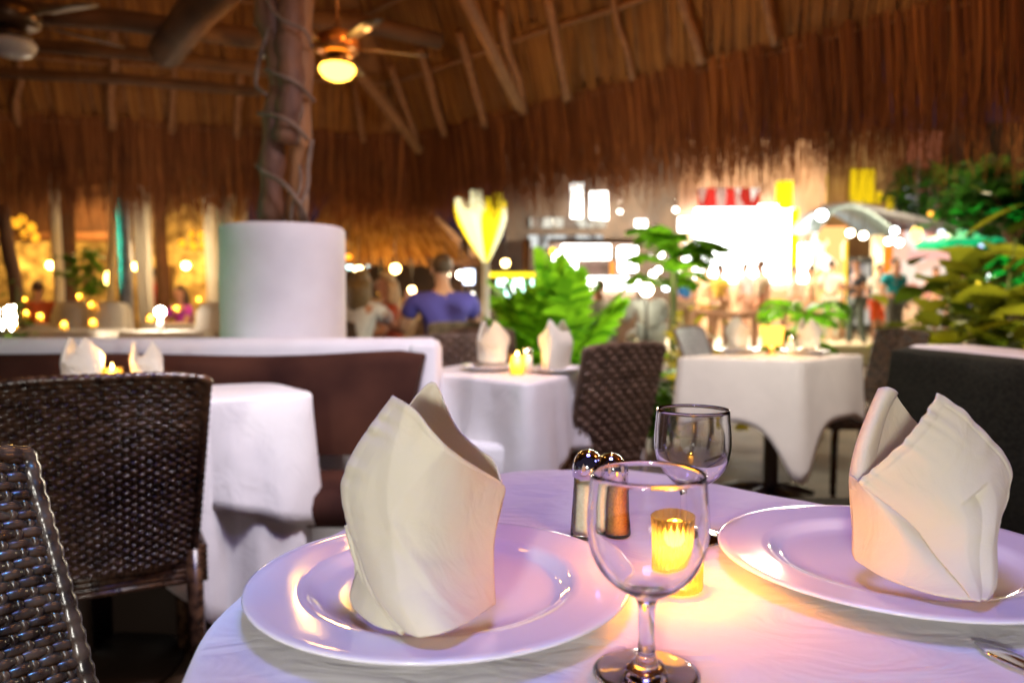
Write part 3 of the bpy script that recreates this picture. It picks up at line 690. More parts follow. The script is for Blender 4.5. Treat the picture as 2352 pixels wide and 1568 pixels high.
def make_chair(mat, label, fine=True, top=.84, wt=.205, wb=.182, lean=.15, nrow=46, ncol=26):
    root = empty('wicker_chair', (0, 0, 0), label, 'chair')
    def P(u, v):
        uu = 2 * u - 1; w_ = wb + (wt - wb) * v ** .8
        return V((uu * w_, -.205 - lean * v ** 1.15 - .018 * (1 - uu * uu), .39 + (top - .39 - .016 + .016 * (1 - uu ** 4)) * v))
    def Nn(u, v):
        a = P(min(u + .01, 1), v) - P(max(u - .01, 0), v); b = P(u, min(v + .01, 1)) - P(u, max(v - .01, 0)); return a.cross(b).normalized()
    m = MB(); weave_panel(m, P, Nn, nrow, ncol, rw=.21 / nrow, amp=.155 / nrow)
    m.grid([[P(i / 12, j / 14) for i in range(13)] for j in range(15)])
    m.build('backrest', mat, root)
    m = MB(); pth = [P(0, v / 20) for v in range(21)] + [P(u / 20, 1) for u in range(1, 20)] + [P(1, 1 - v / 20) for v in range(21)]
    pth = cat_poly(pth, 220); m.tube(pth, [.0095 + .0012 * math.sin(i * 2.1) for i in range(220)], 9); m.build('back_frame', mat, root)
    m = MB()
    def S(u, v): return V(((2 * u - 1) * (.205 - .01 * v), -.20 + .42 * (1 - v), .435 + .006 * math.sin(math.pi * u)))
    weave_panel(m, lambda u, v: S(u, v), lambda u, v: V((0, 0, 1)), 20, 18, rw=.007, amp=.0035)
    m.box((0, .01, .423), (.40, .42, .015))
    m.build('seat', mat, root)
    m = MB()
    for i in range(7):
        z = .345 + i * .0125; h = .208
        m.tube([V((-h, -.205, z)), V((-h, .225, z)), V((h, .225, z)), V((h, -.205, z)), V((-h, -.205, z))], .0072, 6)
    m.box((0, .01, .382), (.40, .42, .07)); m.build('apron', mat, root)
    for sx in (-1, 1):
        m = MB(); m.tube([V((sx * .185, .205, .36)), V((sx * .187, .210, 0))], [.020, .016], 8); m.build('leg', mat, root)
        m = MB(); m.tube([V((sx * wb, -.205, .42)), V((sx * (wb + .005), -.215, .2)), V((sx * (wb + .012), -.250, 0))], [.019, .018, .015], 8); m.build('leg', mat, root)
    return root
chA = make_chair(M['wicker'], 'dark brown wicker chair seen from behind, tucked under the clothed table at left')
chA.location = (-1.0, 1.84, 0); chA.rotation_euler = (0, 0, math.radians(28))
_rz = math.radians(-108); _t = at(60, 1017, .82); _l = Matrix.Rotation(_rz, 3, 'Z') @ V((-.205, -.355, 0))
chN = dup(chA, (_t.x - _l.x, _t.y - _l.y, 0), _rz, 'glossy black brown wicker chair cut by the lower left corner, nearest the camera')
chM0 = make_chair(M['wicker_brown'], 'tall brown wicker chair seen from behind at the middle table, right of the candle napkins', nrow=21, ncol=15, lean=.10, wb=.192)
def anchor(px, D, rz, lx=-.205, ly=-.305):
    t_ = at(px, 780, D); l_ = Matrix.Rotation(math.radians(rz), 3, 'Z') @ V((lx, ly, 0)); return (t_.x - l_.x, t_.y - l_.y, 0)
chM0.location = anchor(1343, 2.64, 37); chM0.rotation_euler = (0, 0, math.radians(37))
dup(chM0, anchor(1155, 3.5, -170), math.radians(-170), 'brown wicker chair facing the camera just past the end of the white wall')
chR = dup(chM0, anchor(2132, 3.95, 100), math.radians(100), 'brown wicker chair pushed out at the right side of the right clothed table')
dup(chM0, (-.02, 4.05, 0), math.radians(-150), 'brown wicker chair half hidden behind the chair at the end of the white wall')
for ch_ in chR.children:
    ch_.data = ch_.data.copy(); ch_.data.materials[0] = M['wicker']
chP = make_chair(M['wicker_lit'], 'pale blue lit wicker chair at the left side of the right clothed table', nrow=26, ncol=20)
chP.location = (1.36, 4.42, 0); chP.rotation_euler = (0, 0, math.radians(-128))
for ch in chP.children:
    if ch.name.split('.')[0] in ('leg', 'back_frame', 'apron'): ch.data.materials[0] = M['wicker_brown']

# =================================================================== LEFT TABLE
def quad_outline(c0, a, b, n=120, r=.06):
    """rounded quadrilateral with corner c0 and side vectors a, b"""
    P = [c0, c0 + a, c0 + a + b, c0 + b]; pts = []
    for i in range(4):
        p = P[i]; pr = P[i - 1]; nx = P[(i + 1) % 4]
        d0 = (pr - p).normalized(); d1 = (nx - p).normalized()
        for k in range(4):
            q = k / 3
            pts.append((p + d0 * r) * (1 - q) ** 2 + p * 2 * q * (1 - q) + (p + d1 * r) * q * q)
        for k in (1, 2, 3): pts.append((p + d1 * r).lerp(nx - (nx - p).normalized() * r, k / 4))
    out = []; L = [0]
    for i in range(len(pts)): L.append(L[-1] + (pts[(i + 1) % len(pts)] - pts[i]).length)
    for k in range(n):
        d = L[-1] * k / n; j = 0
        while L[j + 1] < d: j += 1
        out.append(pts[j].lerp(pts[(j + 1) % len(pts)], (d - L[j]) / max(1e-9, L[j + 1] - L[j])))
    return out, P
def corner_drop(P, side, cor, w_=.16, small=.06, pw=1.15):
    def f(s, p):
        d = (p - P[0]).length; d2 = min((p - q).length for q in P[1:])
        return side + (cor - side) * math.exp(-(d / w_) ** pw) + small * math.exp(-(d2 / w_) ** 1.3)
    return f
def make_table(c0, a, b, z, side, cor, label, cloth_label, mat, over=None, seed=1, folds=9, amp=.03, r=.06, wd=.16, base='disc', mid=None, pw=1.15):
    c0 = V((c0[0], c0[1], z)); a = V((a[0], a[1], 0)); b = V((b[0], b[1], 0)); out, P = quad_outline(c0, a, b, r=r)
    cen = c0 + a / 2 + b / 2; e = empty('dining_table', (cen.x, cen.y, 0), label, 'table')
    m = MB(); q, _ = quad_outline(c0 + (a + b) * .02 - V((0, 0, .004)), a * .96, b * .96, r=r)
    m.grid([[p + V((0, 0, -.03)) for p in q], q], True, cap=True); m.build('tabletop', M['legwood'], e)
    cx = V((cen.x, cen.y, 0))
    if base == 'disc':
        m = MB(); m.lathe([(.001, 0), (.25, 0), (.25, .018), (.12, .03), (.035, .05), (.032, .06), (.032, z - .08), (.1, z - .04), (.001, z - .04)], cx, 36); m.build('pedestal', M['legwood'], e)
    else:
        m = MB(); m.lathe([(.001, .05), (.04, .05), (.035, .1), (.035, z - .08), (.12, z - .04), (.001, z - .04)], cx, 24); m.build('pedestal', M['legwood'], e)
        for k in range(4):
            m = MB(); an = math.radians(35 + 90 * k); d = V((math.cos(an), math.sin(an), 0)); m.tube([cx + V((0, 0, .09)), cx + d * .18 + V((0, 0, .07)), cx + d * .34 + V((0, 0, .02))], [.03, .024, .018], 8); m.build('foot', M['legwood'], e)
    cl = table_cloth('tablecloth', out, z + .001, corner_drop(P, side, cor, wd * (1.9 if pw > 2 else 1), .06, pw), mat, seed, folds, amp, .03, 10)
    o = cl.build('tablecloth', mat, mods=[('SOLID', .0015)]); tag(o, cloth_label, 'tablecloth')
    return e, out, P
LT = TZ + .002
e, outL, PL = make_table((-.545, 2.09), (-1.0, -.50), (-.22, .30), LT, .28, .69, 'left clothed table between the dark wicker chair and the brown banquette',
    'long white under cloth hanging nearly to the floor on the left table', M['cloth'], seed=4, folds=15, amp=.055, r=.08, wd=.20, pw=2.6)
ov = table_cloth('tablecloth', [p + (p - V((-1.1, 2.0, LT))).normalized() * .006 + V((0, 0, .004)) for p in outL], LT + .004, corner_drop(PL, .24, .36, .2), M['cloth'], 9, 13, .022, .035, 9)
o = ov.build('tablecloth', M['cloth'], mods=[('SOLID', .0015)]); tag(o, 'short wrinkled white over cloth on top of the left table', 'tablecloth')

# napkins, plates and candle of the other tables
def nap_copy(src, x, y, z, rz, label, sc=1.0, group=None):
    c_ = src.copy(); col.objects.link(c_); c_.location = (x, y, z); c_.rotation_euler = (0, 0, rz); c_.scale = (sc,) * 3; c_['label'] = label
    if group: c_['group'] = group
    return c_
def plate_copy(x, y, z, label, sc=.82):
    c_ = P1.copy(); col.objects.link(c_); c_.location = (x, y, z); c_.scale = (sc, sc, 1)
    if 'group' in c_: del c_['group']
    c_['label'] = label; return c_
if 'group' in P1: del P1['group']
def small_candle(p, label, fl=1.0, en=.5, glass=True, h=.07):
    e = empty('votive_candle', p, label, 'candle'); p = V(p)
    m = MB(); m.lathe([(.0005, .001), (.026, .001), (.028, h), (.0265, h), (.0245, .006), (.0005, .006)], p, 20); m.build('glass_cup', M['votive'], e)
    m = MB(); m.lathe([(.0005, .007), (.022, .007), (.022, h * .45), (.0005, h * .45)], p, 16); m.build('wax', M['wax'], e)
    m = MB(); m.lathe([(.0003, h * .5), (.006 * fl, h * .62), (.008 * fl, h * .75), (.003 * fl, h * 1.05), (.0003, h * 1.2)], p, 12); m.build('flame', M['flame_far'], e)
    if en: light('candle_light', 'POINT', p + V((0, 0, h * 1.35)), en, (1, .52, .16), .01)
    return e
nl1 = at(176, 850, 2.03); nl2 = at(334, 850, 2.14)
for (p, rz, lb, s) in ((nl1, 1.0, 'cream folded napkin with spread points, left of the pair above the wicker chair back', nap2), (nl2, 1.25, 'cream folded napkin lit orange from below, right of the pair on the left table', nap2)):
    nap_copy(s, p.x, p.y, LT + .018, rz, lb, .84 if p is nl1 else .74)
    plate_copy(p.x, p.y, LT + .006, 'white plate under the ' + ('left' if p is nl1 else 'right') + ' folded napkin of the left table', .72)
pc_ = at(258, 862, 2.1); small_candle((pc_.x, pc_.y, LT + .006), 'small lit candle hidden behind the wicker chair back on the left table', en=.7)
# =================================================================== MIDDLE TABLE
e, outM, PM = make_table((.05, 2.38), (-.40, .45), (.20, .42), LT, .20, .50, 'middle clothed table beyond the left napkin, at the end of the white wall',
    'white tablecloth with a long hanging corner on the middle table', M['cloth'], seed=12, folds=7, amp=.024, r=.03, wd=.17)
mn1 = at(1122, 853, 2.85); mn2 = at(1280, 856, 2.76)
nap_copy(nap2, mn1.x, mn1.y, LT + .016, .5, 'cream folded napkin with two points, left one on the middle table'); plate_copy(mn1.x, mn1.y, LT + .003, 'white plate under the left napkin of the middle table', .68)
nap_copy(nap1, mn2.x, mn2.y, LT + .016, 2.7, 'cream folded napkin beside the tall wicker chair on the middle table'); plate_copy(mn2.x, mn2.y, LT + .003, 'white plate under the napkin beside the tall wicker chair', .68)
pm = at(1188, 868, 2.68); small_candle((pm.x, pm.y, LT + .003), 'bright lit candle between the two napkins of the middle table', 1.3, .7)
p = at(1212, 866, 2.72); s2 = empty('shaker', (p.x, p.y, LT + .003), 'small chrome topped shaker beside the candle of the middle table', 'shaker'); p.z = LT + .003
m = MB(); m.lathe([(.0005, 0), (.019, 0), (.016, .066), (.0005, .066)], p, 20); m.build('glass_body', M['salt'], s2)
m = MB(); m.lathe([(.017, .066), (.0172, .079), (.0145, .088), (.0055, .095), (.0005, .096)], p, 20); m.build('dome_cap', M['chrome'], s2)
# white slip-covered bench in front of it
bp_ = at(1085, 990, 2.36)
be = empty('bench', (bp_.x, 2.62, 0), 'low white cloth covered bench below the near side of the middle table', 'bench')
bz = .53
m = MB(); q, _ = quad_outline(V((at(1200, 1000, 2.42).x - .01, 2.44, bz)), V((-.24, .02, 0)), V((-.05, .40, 0)), 90, .04)
mb = table_cloth('x', q, bz, lambda s, p: .47, M['cloth'], 21, 9, .008, .01, 8, .02, 6); mb.build('slip_cover', M['cloth'], be)
# =================================================================== RIGHT TABLE
e, outR, PR = make_table((1.27, 3.34), (-.49, .22), (.46, .40), LT, .27, .54, 'right clothed table between two wicker chairs, on a four footed base',
    'cream tablecloth with a long hanging corner on the right table', M['cloth_cream'], seed=33, folds=3, amp=.012, r=.02, wd=.10, pw=1.5, base='star')
for (px, py, D, nn, rz, lb) in ((1693, 822, 3.85, nap1, -.35, 'left folded napkin on the right table, washed out by the street light'), (1850, 822, 3.75, nap2, .15, 'right folded napkin on the right table, pale against the planters')):
    p = at(px, py, D); nap_copy(nn, p.x, p.y, LT + .016, rz, lb, .95); plate_copy(p.x, p.y, LT + .003, 'white plate under the ' + lb.split(',')[0], .7)
# candle lamp with a glowing square shade
p = at(1772, 822, 3.7); p.z = LT + .003
e = empty('candle_lamp', p, 'candle lamp with a glowing orange edged square shade on the right table', 'lamp')
m = MB(); m.lathe([(.0005, 0), (.03, 0), (.03, .006), (.006, .012), (.005, .04), (.0005, .04)], p, 20); m.build('base', M['copper'], e)
m = MB(); m.tube([p + V((0, 0, .03)), p + V((0, 0, .10))], .011, 10); m.build('candle', M['wax'], e)
m = MB(); a = .046
m.grid([[p + V((sx * a * k, sy * a * k, z)) for sx, sy in ((-1, -1), (1, -1), (1, 1), (-1, 1))] for z, k in ((.045, .8), (.14, 1.0))], True); m.build('shade', em('glowing_shade', (1, .45, .06), 2.6), e, smooth=False, mods=[('SOLID', .002)])
light('candle_light', 'POINT', p + V((0, -.09, .1)), 1.2, (1, .55, .16), .03)
p = at(1817, 824, 3.72); p.z = LT + .003; s3 = empty('shaker', p, 'small pale shaker beside the candle lamp on the right table', 'shaker')
m = MB(); m.lathe([(.0005, 0), (.019, 0), (.016, .066), (.0005, .066)], p, 20); m.build('glass_body', M['salt'], s3)
m = MB(); m.lathe([(.017, .066), (.0172, .079), (.0145, .088), (.0055, .095), (.0005, .096)], p, 20); m.build('dome_cap', M['chrome'], s3)

# =================================================================== CEILING FANS
def fan(px, py, D, lit, label, rz, group=None):
    p = at(px, py, D); p.z += 0; e = empty('ceiling_fan', p, label, 'ceiling fan')
    glow = em('lit_fan_glass', (1.0, .50, .06), 7.0) if lit else mk('opal_glass', (.62, .58, .60), rough=.25, transl=.2)
    R_ = .125
    m = MB(); m.lathe([(.0005, -.075), (.05, -.070), (.092, -.050), (.117, -.018), (.122, .0), (.112, .022), (.08, .034), (.0005, .034)], p, 40); m.build('light_bowl', glow, e)
    m = MB(); m.lathe([(.0005, .034), (.085, .034), (.10, .045), (.075, .075), (.065, .09), (.0005, .09)], p, 32); m.build('fitter', M['fanmetal'], e)
    m = MB(); m.lathe([(.0005, .09), (.10, .09), (.145, .12), (.15, .17), (.13, .22), (.07, .25), (.0005, .25)], p, 32); m.build('motor_housing', M['copper'] if lit else M['fanmetal'], e)
    m = MB(); m.tube([p + V((0, 0, .25)), p + V((0, 0, 1.7))], .014, 8); m.build('downrod', M['fanmetal'], e)
    for k in range(5):
        an = rz + k * 2 * math.pi / 5; d = V((math.cos(an), math.sin(an), 0)); sd = V((-d.y, d.x, .2)).normalized(); m = MB()
        rows = [[p + V((0, 0, .145)) + d * r_ - sd * w_, p + V((0, 0, .150)) + d * r_ + sd * w_] for r_, w_ in ((.13, .02), (.2, .03), (.26, .062), (.5, .07), (.60, .06), (.62, .02))]
        m.grid(rows); m.build('blade', mk('fan_blade', (.09, .045, .02), rough=.4) if k == 0 and 'fan_blade' not in bpy.data.materials else bpy.data.materials['fan_blade'], e, mods=[('SOLID', .006)])
    return e, p
e, p = fan(775, 160, 5.2, True, 'bronze ceiling fan with a lit amber glass bowl, hanging beside the tree trunk', .3)
light('fan_lamp', 'POINT', p + V((0, 0, -.14)), 16, (1, .50, .12), .08)
light('fan_lamp_up', 'POINT', p + V((.24, -.2, .20)), 6, (1, .40, .10), .05)
fan(30, 104, 4.4, False, 'dark ceiling fan with an unlit white glass bowl at the upper left', .9)
# =================================================================== PEOPLE
SK = {}
def skin_mesh(name, pts, edges, radii, sub=1):
    me = bpy.data.meshes.new(name); me.from_pydata([tuple(p) for p in pts], edges, []); me.update()
    o = bpy.data.objects.new(name, me); col.objects.link(o)
    md = o.modifiers.new('s', 'SKIN'); md.use_smooth_shade = True; md.branch_smoothing = .5
    for i, r in enumerate(radii):
        sv = me.skin_vertices[0].data[i]; sv.radius = (r, r) if not isinstance(r, tuple) else r; sv.use_root = (i == 0)
    s = o.modifiers.new('u', 'SUBSURF'); s.levels = sub; s.render_levels = sub
    dg = bpy.context.evaluated_depsgraph_get(); ev = o.evaluated_get(dg); nm = bpy.data.meshes.new_from_object(ev)
    V_ = [v.co.copy() for v in nm.vertices]; F_ = [list(p.vertices) for p in nm.polygons]
    bpy.data.objects.remove(o); bpy.data.meshes.remove(me); bpy.data.meshes.remove(nm)
    return V_, F_
SKIN = mk('skin', (0.52, 0.27, 0.17), (0.46, 0.22, 0.14), rough=.55, scale=6)
SKIN2 = mk('tanned_skin', (0.30, 0.14, 0.08), (0.26, 0.12, 0.07), rough=.55, scale=6)
_cl = {}
def clothc(c_):
    if c_ not in _cl: _cl[c_] = mk('garment', c_, tuple(x * .8 for x in c_), rough=.85, scale=9, bump=.4, bscale=12, bdist=.01)
    return _cl[c_]
def person(loc, face, label, pose='stand', h=1.72, top=(.3, .3, .3), bottom=(.1, .1, .12), hair=(.06, .04, .03), longhair=False, sleeves='short', shorts=False,
           arms=None, step=0.0, skin=None, build=1.0, cap=None, group=None, seat=.45, bald=False):
    loc = V(loc); root = empty('person', loc, label, 'person', group, rz=0); sc = h / 1.72
    R = Matrix.Rotation(face, 3, 'Z'); bw = build
    J = {}
    if pose == 'stand':
        J['pel'] = V((0, 0, .96)); up = 0
        for s, n in ((-1, 'l'), (1, 'r')):
            st = step * s
            J['hip' + n] = V((s * .09, 0, .90)); J['kne' + n] = V((s * .10, .03 + st * .5, .50)); J['ank' + n] = V((s * .105, -.02 + st, .09)); J['toe' + n] = V((s * .115, .14 + st, .03))
        dz = 0; lean = 0
    else:
        dz = seat + .09 - .96; J['pel'] = V((0, 0, seat + .09)); lean = .06
        for s, n in ((-1, 'l'), (1, 'r')):
            J['hip' + n] = V((s * .09, .03, seat + .08)); J['kne' + n] = V((s * .13, .45, seat + .06)); J['ank' + n] = V((s * .13, .42, .09)); J['toe' + n] = V((s * .14, .58, .03))
    J['spi'] = V((0, .01 + lean * .3, 1.13 + dz)); J['che'] = V((0, .0 + lean, 1.32 + dz)); J['nb'] = V((0, -.01 + lean, 1.45 + dz)); J['nk'] = V((0, .01 + lean, 1.51 + dz))
    J['hd'] = V((0, .03 + lean, 1.57 + dz)); J['hd2'] = V((0, .03 + lean, 1.635 + dz)); J['hd3'] = V((0, .02 + lean, 1.68 + dz))
    J['chin'] = V((0, .085 + lean, 1.535 + dz)); J['nose'] = V((0, .135 + lean, 1.60 + dz))
    for s, n in ((-1, 'l'), (1, 'r')):
        sh = V((s * .175 * bw, lean, 1.40 + dz)); J['sh' + n] = sh
        mode = (arms or {}).get(n, 'down' if pose == 'stand' else 'table')
        if mode == 'down': e_, w_ = sh + V((s * .06, -.02, -.28)), sh + V((s * .07, .05, -.52))
        elif mode == 'bent': e_, w_ = sh + V((s * .06, -.03, -.27)), sh + V((s * -.02, .20, -.22))
        elif mode == 'table': e_, w_ = sh + V((s * .08, .12, -.24)), sh + V((s * .02, .34, -.24))
        elif mode == 'raised': e_, w_ = sh + V((s * .10, .16, -.20)), sh + V((s * .12, .26, .04))
        J['el' + n] = e_; J['wr' + n] = w_
        d = (w_ - e_).normalized(); J['pa' + n] = w_ + d * .055
        sd = d.cross(V((s, 0, 0)));
        sd = sd.normalized() if sd.length > .1 else V((0, 1, 0))
        for k in range(4): J['f%d%s' % (k, n)] = w_ + d * (.115 if k in (0, 3) else .130) + sd * (.030 - .020 * k) + V((-s * .015, 0, 0))
        J['f4' + n] = w_ + d * .06 + sd * .05
    rad = dict(pel=.125 * bw, spi=.115 * bw, che=.125 * bw, nb=.075, nk=.055, hd=.072, hd2=.083, hd3=.070, chin=.030, nose=.012, hipl=.088, hipr=.088, knel=.056, kner=.056, ankl=.036, ankr=.036, toel=.028, toer=.028,
               shl=.058 * bw, shr=.058 * bw, ell=.040, elr=.040, wrl=.026, wrr=.026, pal=.028, par=.028)
    for n in 'lr':
        for k in range(5): rad['f%d%s' % (k, n)] = .009
    E = [('pel', 'spi'), ('spi', 'che'), ('che', 'nb'), ('nb', 'nk'), ('nk', 'hd'), ('hd', 'hd2'), ('hd2', 'hd3'), ('hd', 'chin'), ('hd2', 'nose')]
    for n in 'lr':
        E += [('che', 'sh' + n), ('sh' + n, 'el' + n), ('el' + n, 'wr' + n), ('wr' + n, 'pa' + n)] + [('pa' + n, 'f%d%s' % (k, n)) for k in range(5)]
        E += [('pel', 'hip' + n), ('hip' + n, 'kne' + n), ('kne' + n, 'ank' + n), ('ank' + n, 'toe' + n)]
    T = lambda p: loc + R @ (p * sc)
    def sk(name, names, edges, ov, mat, grow=0.0, extra=None, sub=1):
        idx = {n: i for i, n in enumerate(names)}; pts = [(extra or {}).get(n, J.get(n)) for n in names]
        vs, fs = skin_mesh(name, pts, [(idx[a], idx[b]) for a, b in edges], [(ov.get(n, rad.get(n, .05)) + grow) * 1.0 for n in names], sub)
        m = MB(); m.add([T(p) for p in vs], fs); return m
    names = ['pel'] + [k for k in J if k != 'pel']
    m = sk('body', names, E, {}, SKIN)
    sm = skin or SKIN
    # ears and eyes belong to the body mesh
    for s in (-1, 1):
        m.ball(T(J['hd'] + V((s * .078, -.005, .035))), (.012 * sc, .018 * sc, .030 * sc), 8, 6)
    m.cm = 1
    for s in (-1, 1): m.ball(T(J['hd2'] + V((s * .030, .076, -.012))), .011 * sc, 8, 6)
    m.cm = 2; m.ball(T(J['hd'] + V((0, .090, -.006))), (.024 * sc, .008 * sc, .007 * sc), 8, 6, rot=R)
    m.build('body', [sm, bpy.data.materials.get('eye') or mk('eye', (.02, .015, .01), rough=.2), bpy.data.materials.get('lips') or mk('lips', (.35, .10, .08), rough=.4)], root)
    # shirt
    tn = ['pel', 'spi', 'che', 'nb']; te = [('pel', 'spi'), ('spi', 'che'), ('che', 'nb')]; ex = {}
    for n in 'lr':
        tn.append('sh' + n); te.append(('che', 'sh' + n))
        if sleeves:
            q = .62 if sleeves == 'short' else .98; key = 'sl' + n; ex[key] = J['sh' + n].lerp(J['el' + n], q); tn.append(key); te.append(('sh' + n, key))
            if sleeves == 'long': key2 = 'sw' + n; ex[key2] = J['el' + n].lerp(J['wr' + n], .9); tn.append(key2); te.append((key, key2))
    m = sk('shirt', tn, te, dict(nb=.062, sll=.062, slr=.062, swl=.036, swr=.036, pel=.135 * bw), None, .014, ex)
    m.build('shirt', clothc(top), root)
    # trousers / shorts
    bn = ['pel']; be_ = []; ex = {}
    for n in 'lr':
        bn.append('hip' + n); be_.append(('pel', 'hip' + n)); key = 'kx' + n
        ex[key] = J['hip' + n].lerp(J['kne' + n], .92) if shorts else J['kne' + n]; bn.append(key); be_.append(('hip' + n, key))
        if not shorts: k2 = 'ax' + n; ex[k2] = J['kne' + n].lerp(J['ank' + n], .93); bn.append(k2); be_.append((key, k2))
    m = sk('trousers', bn, be_, dict(kxl=.075 if shorts else .062, kxr=.075 if shorts else .062, axl=.048, axr=.048), None, .013, ex)
    m.build('shorts' if shorts else 'trousers', clothc(bottom), root)
    # hair
    if not bald:
        m = MB(); c_ = J['hd2'] + V((0, -.018, .014)); rows = []
        for i in range(11):
            a = math.pi / 2 - i * (math.pi * .74) / 10; row = []
            for k in range(20):
                th = 2 * math.pi * k / 20; fr_ = math.sin(th)   # +1 = front
                aa = a if fr_ < .2 else max(a, .25 + .5 * (fr_ - .2))
                rr_ = .092 * (1 - .10 * i / 10) * (1 + .04 * math.sin(k * 3.1 + i))
                row.append(T(c_ + V((rr_ * .88 * math.cos(aa) * math.cos(th), rr_ * 1.02 * math.cos(aa) * math.sin(th), rr_ * .98 * math.sin(aa)))))
            rows.append(row)
        m.grid(rows, True)
        if longhair:
            for k in range(14):
                th = math.pi + math.pi * k / 13; p0 = c_ + V((.085 * math.cos(th), .085 * math.sin(th), -.01)); 
                m.tube([T(p0), T(p0 + V((0, -.015, -.10))), T(p0 + V((math.cos(th) * .01, -.01, -.22))), T(p0 + V((0, .0, -.30)))], [.026 * sc, .028 * sc, .022 * sc, .006 * sc], 6)
        m.build('hair', mk('hair', hair, tuple(x * .6 for x in hair), rough=.6, scale=30), root)
    return root
def ground_at(px, D, z): p = at(px, 700, D); return V((p.x, D, z))
# seated diners just beyond the white wall
person(ground_at(1022, 6.0, 0), math.radians(20), 'seated man in a blue violet T shirt with short brown hair, seen from behind', 'sit', 1.80, (.075, .06, .34), (.05, .05, .08), (.10, .055, .03), build=1.22)
person(ground_at(905, 7.0, 0), math.radians(115), 'seated woman with blond hair in a rust red top, turned to the side', 'sit', 1.66, (.42, .07, .025), (.2, .2, .2), (.62, .42, .22), longhair=True)
person(ground_at(818, 6.3, 0), math.radians(-25), 'seated woman with long dark blond hair and a white top, one hand raised', 'sit', 1.66, (.62, .60, .62), (.2, .2, .2), (.22, .15, .07), longhair=True, arms=dict(r='raised', l='table'))
for (px, D, rz) in ((1022, 6.0, 20), (905, 7.0, 115), (818, 6.3, -25)):
    dup(chM0, ground_at(px, D, 0), math.radians(rz), 'brown wicker chair under the ' + {1022: 'man in the blue violet shirt', 905: 'woman in the rust red top', 818: 'woman in the white top with raised hand'}[px])
ST = .095
person(ground_at(1968, 14.6, ST), math.radians(95), 'person in black T shirt and grey trousers standing in the street by the menu board', 'stand', 1.74, (.012, .010, .016), (.07, .09, .085), (.02, .015, .012), shorts=False, arms=dict(l='bent', r='bent'), step=.10, skin=SKIN2)
person(ground_at(2052, 13.9, ST), math.radians(200), 'person in a turquoise T shirt half hidden by the leafy shrub', 'stand', 1.70, (.01, .30, .38), (.12, .12, .12), (.05, .03, .02), build=1.2)
person(ground_at(2018, 15.2, ST), math.radians(170), 'person in a white top and bright orange shorts beside the turquoise shirt', 'stand', 1.66, (.7, .68, .62), (.80, .10, .01), (.04, .03, .02), shorts=True, step=.08)
person(ground_at(1492, 11, 0), math.radians(10), 'man in a loose white shirt seen from behind among palm leaves', 'sit', 1.74, (.70, .76, .76), (.55, .60, .60), (.05, .03, .02), build=1.25, sleeves='long')
person(ground_at(1388, 10, 0), math.radians(60), 'person in a cream shirt leaning by the dark chair behind the palms', 'sit', 1.7, (.66, .62, .52), (.4, .38, .36), (.30, .20, .12), build=1.2)
CR = 'strollers in the bright street'
crowd = [(1652, 14.4, 1.62, (.70, .45, .06), (.35, .2, .12), 'stroller in a mustard yellow shirt in front of the white lit shop', -60, False), (1712, 17.2, 1.78, (.62, .45, .50), (.45, .25, .18), 'stroller in a dusty pink shirt in front of the white lit shop', 30, False),
         (1748, 13.8, 1.66, (.66, .55, .42), (.50, .22, .12), 'stroller in a beige shirt left of the palm pot', 100, True), (1822, 17.0, 1.70, (.60, .35, .28), (.40, .16, .08), 'stroller in a salmon shirt behind the palm pot', -100, True),
         (1862, 15.2, 1.64, (.72, .62, .42), (.55, .42, .24), 'stroller in a cream yellow shirt and tan trousers, left of the black clad person', 60, False), (1908, 16.4, 1.80, (.70, .70, .62), (.50, .46, .38), 'stroller in a pale green white dress shirt next to the black clad person', -20, False),
         (1572, 14.2, 1.62, (.02, .16, .42), (.3, .2, .12), 'stroller in a deep blue top left of the white lit shop', 20, False), (1620, 16.0, 1.72, (.70, .36, .22), (.6, .3, .14), 'stroller in an orange shirt left of the mustard shirt', -30, True),
         (2148, 17.5, 1.70, (.70, .40, .32), (.3, .3, .35), 'stroller in a peach shirt beyond the leafy shrub', 150, False), (2200, 16.5, 1.62, (.75, .08, .12), (.2, .2, .3), 'stroller in a red top beyond the leafy shrub', 30, False), (2228, 15.8, 1.6, (.80, .66, .04), (.1, .1, .4), 'stroller in a bright yellow top beyond the leafy shrub', -50, True)]
for (px, D, h, tc_, bc_, lb, rz, sh) in crowd:
    person(ground_at(px, D, ST), math.radians(rz), lb, 'stand', h, tc_, bc_, (.08, .05, .03), shorts=sh, step=rnd.uniform(.04, .16), group=CR, arms=dict(l=rnd.choice(['down', 'bent']), r='down'))
# diners in the far left restaurant
person(ground_at(88, 10.5, 0), math.radians(30), 'diner in an orange red shirt at the far left', 'sit', 1.7, (.55, .10, .03), (.2, .2, .2), (.1, .05, .03))
person(ground_at(425, 10.8, 0), math.radians(150), 'diner in a magenta and violet top beside the bright lamp in the left restaurant', 'sit', 1.62, (.45, .04, .45), (.2, .2, .2), (.06, .03, .02), longhair=True)
person(ground_at(352, 12.6, 0), math.radians(0), 'waiter in a red shirt near the stone wall', 'stand', 1.55, (.5, .04, .03), (.05, .05, .05), (.03, .02, .01))

